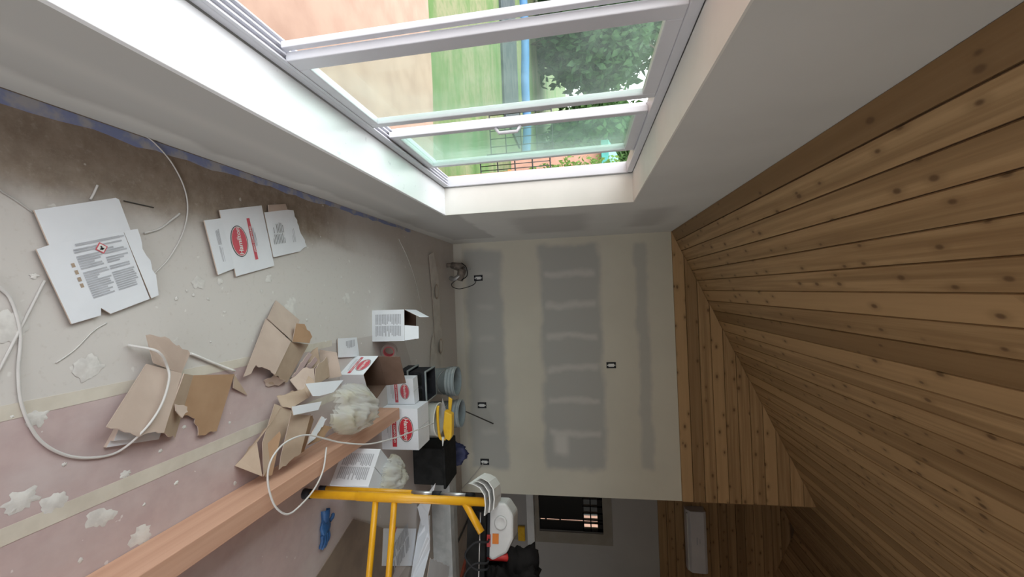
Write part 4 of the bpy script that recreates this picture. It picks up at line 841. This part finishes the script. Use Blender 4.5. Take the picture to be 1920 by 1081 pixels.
# rods
mb = MB(); mb.tube([(2.03, 5.02, .008), (2.377, 5.395, .462)], .008, 8, 'dark_rod'); tag(mb.build('steel_rod'), 'thin dark rod leaning against the back wall behind the buckets', 'rod')
mb = MB(); mb.tube([(3.787, 5.07, .01), (3.755, 5.70, .01)], .012, 8, 'dark_rod'); tag(mb.build('steel_rod'), 'dark rod lying on the floor in the passage to the far space', 'rod')
mb = MB(); mb.prism([(4.26, 5.15, 0), (4.42, 5.22, 0), (4.10, 5.98, 0), (4.00, 5.94, 0)], (0, 0, .03), 'red_board'); tag(mb.build('red_board'), 'reddish board lying on the floor of the far space', 'board')
mb = MB(); mb.prism([(4.72, 7.30, 0), (5.0, 7.30, 0), (5.0, 7.30, .05), (4.72, 7.30, .05)], (0, .03, 0), 'tool_yellow'); 
t = thing('spirit_level', (4.88, 7.31, 0), 'yellow spirit level leaning upright below the far window', 'level')
mb = MB(); mb.box((4.78, 7.295, .40), (5.02, 7.345, .52), 'tool_yellow'); mb.build('body', None, t)
mb = MB(); mb.box((4.80, 7.30, 0), (5.0, 7.35, .40), 'casing'); mb.build('prop', None, t)
mb = MB(); mb.box((3.2, 7.20, .58), (5.02, YF, .705), 'white_plastic'); struct(mb.build('trim_5', None, bevel=.006), 'white stool board under the far window', 'trim')

# mixing drill in the corner
t = thing('mixing_drill', (.40, 5.10, 0), 'brown dusty mixing drill standing in the corner by the outlet', 'drill'); o = (.40, 5.1, 0)
mb = MB(); mb.tube([(.30, 5.12, .06), (.33, 5.12, .17), (.36, 5.11, .20)], [.04, .055, .05], 14, 'drill_brown'); mb.tube([(.36, 5.11, .20), (.50, 5.09, .17)], [.055, .04], 14, 'drill_brown'); mb.build('motor_body', None, t, origin=o)
mb = MB(); mb.tube(smooth_path([(.30, 5.12, .0), (.30, 5.12, .09), (.34, 5.08, .13)]), .028, 10, 'drill_brown'); mb.tube(smooth_path([(.46, 5.10, .05), (.48, 5.08, .10), (.44, 5.08, .18)]), .030, 10, 'steel'); mb.build('grip', None, t, origin=o)
mb = MB(); mb.tube([(.36, 5.11, .22), (.36, 5.11, .31)], [.018, .010], 10, 'steel'); mb.build('chuck', None, t, origin=o)
mb = MB(); mb.tube(smooth_path([(.28, 5.10, .20), (.34, 5.05, .27), (.44, 5.05, .28), (.50, 5.06, .20)]), .006, 6, 'cable_black'); mb.build('side_handle', None, t, origin=o)
mb = MB(); mb.tube(smooth_path([(.50, 5.07, .12), (.54, 5.10, .06), (.58, 5.2, .05), (.60, 5.3, .12), (.55, 5.39, .27), (.47, 5.392, .31)]), .005, 6, 'cable_black'); tag(mb.build('cable'), 'black cord from the corner drill to its outlet', 'cord')
mb = MB(); mb.tube(smooth_path([(2.883, 5.39, .32), (2.98, 5.38, .24), (3.12, 5.36, .12), (3.24, 5.30, .012), (3.5, 5.0, .008), (3.55, 4.9, .008)]), .005, 6, 'cable_grey'); tag(mb.build('cable'), 'thin cord hanging from the rightmost outlet down to the floor', 'cord')

# galvanised duct and white strips at the right
t = thing('metal_duct', (3.1, 4.35, 0), 'long grey galvanised duct lying along the floor near the back wall', 'duct')
mb = MB(); mb.prism([(2.62, 4.30, .003), (2.60, 4.30, .21), (2.58, 4.38, .22), (2.60, 4.52, .21), (2.62, 4.52, .003)], (1.45, 0, 0), 'galvanized'); mb.build('body', None, t)
mb = MB(); mb.prism([(2.54, 4.296, .225), (2.62, 4.296, .10), (2.64, 4.296, .205)], (0, .002, 0), 'galvanized'); mb.build('bent_lip', None, t)
panels('trim_strip', 'crumpled white trim strip nearest the yellow post end', 'trim strip', [('strip', [(2.738, 3.926, 0.020), (2.438, 3.798, 0.200), (2.752, 3.822, 0.200), (2.965, 3.791, 0.140), (2.945, 3.838, 0.080)], 'carton_white', 'carton_white', {0, 3})], 'white trim strips')
panels('trim_strip', 'long white trim strip leaning on the duct', 'trim strip', [('strip', [(2.863, 3.917, 0.030), (2.765, 3.843, 0.160), (3.076, 3.811, 0.160), (3.278, 3.628, 0.140), (3.299, 3.644, 0.020), (3.038, 3.818, 0.020)], 'carton_white', 'carton_white', {1, 5})], 'white trim strips')
panels('trim_strip', 'flat white trim strip lying over the duct at the lower border', 'trim strip', [('strip', [(3.025, 3.617, 0.235), (3.431, 4.120, 0.235), (3.626, 4.030, 0.235), (3.229, 3.467, 0.235)], 'carton_white', 'carton_white', {0})], 'white trim strips')

# ------------------------------------------------------------------ yellow work platform
t = thing('work_platform', (1.82, 2.27, 0), 'yellow tubular work platform with two rungs and a black deck', 'work platform'); o = (1.82, 2.27, 0)
dv = Vector((.962, -.272, 0)); A = Vector((1.819, 2.271, 0)); B = A + dv * .68
for q in (A, B):
    mb = MB(); mb.tube([q + Vector((0, 0, .035)), q + Vector((0, 0, .33)), q + Vector((0, 0, .34)), q + Vector((0, 0, .345)), q + Vector((0, 0, .68)), q + Vector((0, 0, .685)), q + Vector((0, 0, 1.12))], [.023, .023, .023, .026, .026, .023, .023], 14, 'yellow_paint'); p_ = mb.build('post', None, t, origin=q)
    mb = MB(); mb.tube([q, q + Vector((0, 0, .05))], [.030, .027], 14, 'black_plastic'); mb.build('foot', None, p_, origin=q)
for z in (.46, .575): mb = MB(); mb.tube([A + Vector((0, 0, z)), B + Vector((0, 0, z))], .0175, 12, 'yellow_paint'); mb.build('rung', None, t, origin=o)
mb = MB(); mb.tube([A + Vector((0, 0, .985)), A + dv * .15 + Vector((0, 0, 1.09))], .020, 10, 'yellow_paint'); mb.build('brace', None, t, origin=o)
mb = MB(); mb.tube([B + Vector((0, 0, .985)), B - dv * .15 + Vector((0, 0, 1.09))], .020, 10, 'yellow_paint'); mb.build('brace', None, t, origin=o)
pv = Vector((.272, .962, 0)); mb = MB()
P = [A + dv * .05 + pv * .03, B + dv * .05 + pv * .03, B + dv * .05 + pv * .33, A + dv * .05 + pv * .33]; mb.prism([p + Vector((0, 0, 1.00)) for p in P], (0, 0, .105), 'black_bin'); mb.build('deck', None, t, origin=o, bevel=.006)
mb = MB(); mb.tube([A + dv * .06 + pv * .028 + Vector((0, 0, 1.075)), B + dv * .05 + pv * .026 + Vector((0, 0, 1.075))], .004, 8, 'alu'); mb.build('deck_rail', None, t, origin=o)
for q in (B + pv * .30,):
    mb = MB(); mb.tube([q + pv * .1, q + Vector((0, 0, 1.065))], .017, 10, 'yellow_paint'); mb.build('rear_leg', None, t, origin=o)
DZ = 1.107
# white machine on the deck
C0 = A + dv * .115 + pv * .16 + Vector((0, 0, DZ)); M = TR(C0, -.275)
t = thing('sander', C0, 'white tool case with an orange sticker on the deck of the work platform', 'tool case')
mb = MB(); mb.prism([M @ Vector(p) for p in ((-.10, -.09, 0), (.17, -.09, 0), (.19, -.09, .03), (.15, -.09, .11), (.08, -.09, .145), (-.04, -.09, .145), (-.10, -.09, .10))], M.to_3x3() @ Vector((0, .17, 0)), 'case_white'); mb.build('body', None, t, origin=C0, bevel=.012)
mb = MB(); mb.lathe([(0, 0), (.036, 0), (.036, .006), (.030, .012), (.026, .008), (0, .008)], 20, 'case_white', M @ TR((0, -.09, .075), 0, PI/2)); mb.build('dial', None, t, origin=C0)
mb = MB(); mb.box((.055, -.094, .03), (.105, -.0905, .065), 'orange_ink', M); mb.build('sticker', None, t, origin=C0)
mb = MB(); mb.box((.06, -.10, .0), (.12, -.091, .02), 'red_plastic', M); mb.build('latch', None, t, origin=C0)
mb = MB(); mb.box((-.10, -.096, .0), (.17, -.0915, .015), 'black_plastic', M); mb.build('seam', None, t, origin=C0)
# drooping stack of white sheets over the deck end
for k in range(3):
    z0 = DZ + .03 - k * .012; mb = MB(); x0 = A + dv * .01 - pv * .0 + Vector((0, 0, 0)); P = []
    prof = [(.10, .018), (.05, .022), (.0, .015), (-.035, -.012), (-.05, -.045), (-.055, -.075)]
    top = [A + dv * (a - .0) + Vector((0, 0, z0 + b)) for a, b in [(p[0] + k * .016, p[1] - k * .012) for p in prof]]
    vs = []; n = len(top)
    for q in top: vs += [q - pv * .05, q + pv * .13, q - pv * .05 + Vector((0, 0, -.006)), q + pv * .13 + Vector((0, 0, -.006))]
    fs = []
    for i in range(n - 1):
        a = i * 4; b = a + 4; fs += [(a, a + 1, b + 1, b), (a + 2, b + 2, b + 3, a + 3), (a, b, b + 2, a + 2), (a + 1, a + 3, b + 3, b + 1)]
    fs += [(0, 2, 3, 1), (4 * n - 4, 4 * n - 3, 4 * n - 1, 4 * n - 2)]
    mb.add([v - dv * .075 + Vector((0, 0, .012)) for v in vs], fs, 'white_plastic'); tag(mb.build('sanding_sheet'), ('topmost', 'middle', 'lowest')[k] + ' of the white sheets drooping over the deck end', 'sheet', 'white sheets drooping over the deck')
# black bag and cords
t = thing('black_bag', A + dv * .52 + pv * .17 + Vector((0, 0, DZ)), 'shaggy black bag standing on the black deck', 'bag')
blob('body', A + dv * .52 + pv * .17 + Vector((0, 0, DZ)), (.20, .13, .17), 6.3, .7, 'black_cloth', t, 5)
mb = MB(); q = A + dv * .36 + pv * .05 + Vector((0, 0, DZ)); mb.tube(smooth_path([q + Vector((0, -.02, .08)), q + Vector((.04, -.05, .19)), q + Vector((.14, -.06, .20)), q + Vector((.2, -.05, .08))]), .010, 8, 'black_cloth'); mb.build('strap', None, t)
mb = MB(); q = A + dv * .29 + pv * .10 + Vector((0, 0, DZ)); mb.lathe([(0, 0), (.022, 0), (.022, .11), (.012, .12), (0, .12)], 14, 'red_plastic', TR(q)); tag(mb.build('red_bottle'), 'small red bottle between the white case and the black bag', 'bottle')
for k, (s0, lab) in enumerate(((.20, 'black cable loop hanging in front of the deck nearer the post'), (.30, 'black cable loop hanging in front of the deck nearer the black bag'))):
    q = A + dv * s0 + Vector((0, 0, DZ)); mb = MB(); mb.tube(smooth_path([q + pv * .06 + Vector((0, 0, .012)), q + pv * .015 + Vector((0, 0, .01)), q - pv * .01 - Vector((0, 0, .05)), q + dv * .06 - pv * .015 - Vector((0, 0, .10)), q + dv * .12 - pv * .01 - Vector((0, 0, .05)), q + dv * .13 + pv * .015 + Vector((0, 0, .01)), q + dv * .13 + pv * .07 + Vector((0, 0, .012))]), .006, 8, 'cable_black'); tag(mb.build('cable'), lab, 'cable', 'black cables hanging from the deck')
# extension pole behind the post
t = thing('extension_pole', (1.868, 2.42, 0), 'yellow and silver extension pole leaning upright behind the yellow post', 'pole'); a = Vector((1.855, 2.42, 0)); b = Vector((1.818, 2.335, 1.03))
for nm, f0, f1, r, mt in (('foot', 0, .05, .016, 'black_plastic'), ('handle', .05, .62, .015, 'yellow_paint'), ('inner_tube', .62, .75, .012, 'alu'), ('collar', .75, .80, .016, 'black_plastic'), ('inner_tube', .80, .95, .012, 'alu'), ('tip', .95, 1, .015, 'black_plastic')):
    mb = MB(); mb.tube([lerp(a, b, f0), lerp(a, b, f1)], r, 12, mt); mb.build(nm, None, t, origin=a)
# blue glove
t = thing('rubber_glove', (2.12, 2.44, 0), 'blue rubber glove lying on the floor below the yellow rungs', 'glove'); mb = MB(); g0 = Vector((2.10, 2.43, .014))
bl = blob('palm', (2.11, 2.44, .003), (.055, .045, .018), 3.3, .3, 'blue_glove', t, 3)
for k, (dx, dy, ln) in enumerate(((.05, -.035, .07), (.055, -.015, .085), (.055, .005, .085), (.05, .025, .07), (-.02, .045, .06))):
    s_ = Vector((2.11 + dx * .7, 2.44 + dy, .016)); e_ = s_ + Vector((ln * (1 if k < 4 else -.4), -.02 + .004 * k if k < 4 else .05, -.004)); mb = MB(); mb.tube(smooth_path([s_, (s_ + e_) / 2 + Vector((0, .006, .006)), e_], 3), [.0115] * 6 + [.007], 8, 'blue_glove'); mb.build('finger', None, t)
mb = MB(); mb.tube(smooth_path([(2.075, 2.44, .014), (2.04, 2.445, .016), (2.005, 2.45, .012)], 3), [.022, .024, .026, .028, .030, .031, .032], 10, 'blue_glove', cap=False); mb.build('cuff', None, t)

# ------------------------------------------------------------------ cables and wire scraps on the floor
def cable(name, pts, r, mat, label, group=None, cat='cable'):
    mb = MB(); mb.tube(smooth_path(pts, 8), r, 8, mat); return tag(mb.build(name), label, cat, group)
cable('cable', [(0.540, 0.902, 0.006), (0.599, 0.966, 0.006), (0.639, 0.991, 0.006), (0.736, 1.008, 0.006), (0.855, 1.000, 0.007), (0.961, 1.008, 0.007), (1.064, 1.043, 0.007), (1.135, 1.103, 0.007), (1.177, 1.180, 0.007), (1.187, 1.263, 0.012), (1.124, 1.307, 0.070), (1.051, 1.371, 0.072), (0.962, 1.416, 0.060), (0.906, 1.418, 0.050), (0.842, 1.365, 0.070), (0.809, 1.309, 0.008)], .0046, 'cable_white', 'thick white cable looping over the opened brown box')
cable('cable', [(-0.011, 1.378, 0.005), (0.013, 1.436, 0.005), (0.072, 1.505, 0.005), (0.160, 1.557, 0.005), (0.254, 1.571, 0.005), (0.362, 1.545, 0.005), (0.470, 1.483, 0.005), (0.530, 1.428, 0.005), (0.556, 1.398, 0.005)], .0028, 'cable_white', 'thin pale cable curving between the two white flattened cartons')
cable('wire_scrap', [(0.928, 0.916, 0.004), (0.832, 0.962, 0.004), (0.715, 1.012, 0.004), (0.575, 1.071, 0.004)], .0040, 'cable_white', 'straight white wire ending under the safety-text carton', 'wire scraps', 'wire')
cable('wire_scrap', [(0.280, 0.930, 0.003), (0.310, 0.973, 0.003), (0.332, 1.008, 0.003), (0.362, 1.048, 0.003)], .0030, 'cable_grey', 'dark thin wire running into the corner of the safety-text carton', 'wire scraps', 'wire')
cable('wire_scrap', [(0.290, 1.204, 0.005), (0.265, 1.215, 0.005), (0.234, 1.227, 0.005)], .0038, 'cable_white', 'short white wire end poking out above the safety-text carton', 'wire scraps', 'wire')
cable('wire_scrap', [(0.384, 1.383, 0.005), (0.356, 1.446, 0.005), (0.313, 1.497, 0.005), (0.280, 1.534, 0.005)], .0042, 'cable_white', 'short pale wire right of the safety-text carton', 'wire scraps', 'wire')
cable('wire_scrap', [(0.878, 1.558, 0.010), (0.938, 1.670, 0.010), (0.996, 1.778, 0.018)], .0055, 'ink_white', 'straight white plastic stick above the dark inner panel', 'wire scraps', 'stick')
cable('wire_scrap', [(0.133, 3.716, 0.004), (0.304, 3.909, 0.004), (0.537, 4.089, 0.004), (0.788, 4.209, 0.004), (0.905, 4.288, 0.004)], .0040, 'cable_white', 'thin pale cord on the floor leading to the upright carton', 'wire scraps', 'cord')
cable('wire_scrap', [(0.271, 1.314, 0.003), (0.273, 1.371, 0.003), (0.275, 1.425, 0.003)], .0022, 'dark_rod', 'thin dark splinter above the pale wire', 'wire scraps', 'wire')
cable('wire_scrap', [(0.839, 1.095, 0.003), (0.804, 1.146, 0.003), (0.747, 1.202, 0.003), (0.722, 1.244, 0.003)], .0022, 'cable_white', 'faint thin wire below the safety-text carton', 'wire scraps', 'wire')
cable('cable', [(1.515, 2.207, 0.200), (1.618, 2.148, 0.215), (1.682, 2.061, 0.220), (1.712, 1.951, 0.220), (1.713, 1.858, 0.215), (1.641, 1.784, 0.210), (1.538, 1.750, 0.205), (1.451, 1.751, 0.205), (1.394, 1.795, 0.205), (1.366, 1.888, 0.205), (1.385, 2.031, 0.205), (1.456, 2.177, 0.215), (1.524, 2.309, 0.230), (1.597, 2.490, 0.300), (1.636, 2.703, 0.360), (1.674, 2.971, 0.400), (1.718, 3.304, 0.430)], .0046, 'cable_white', 'white cable coiled over the timber and leading to the yellow tool')
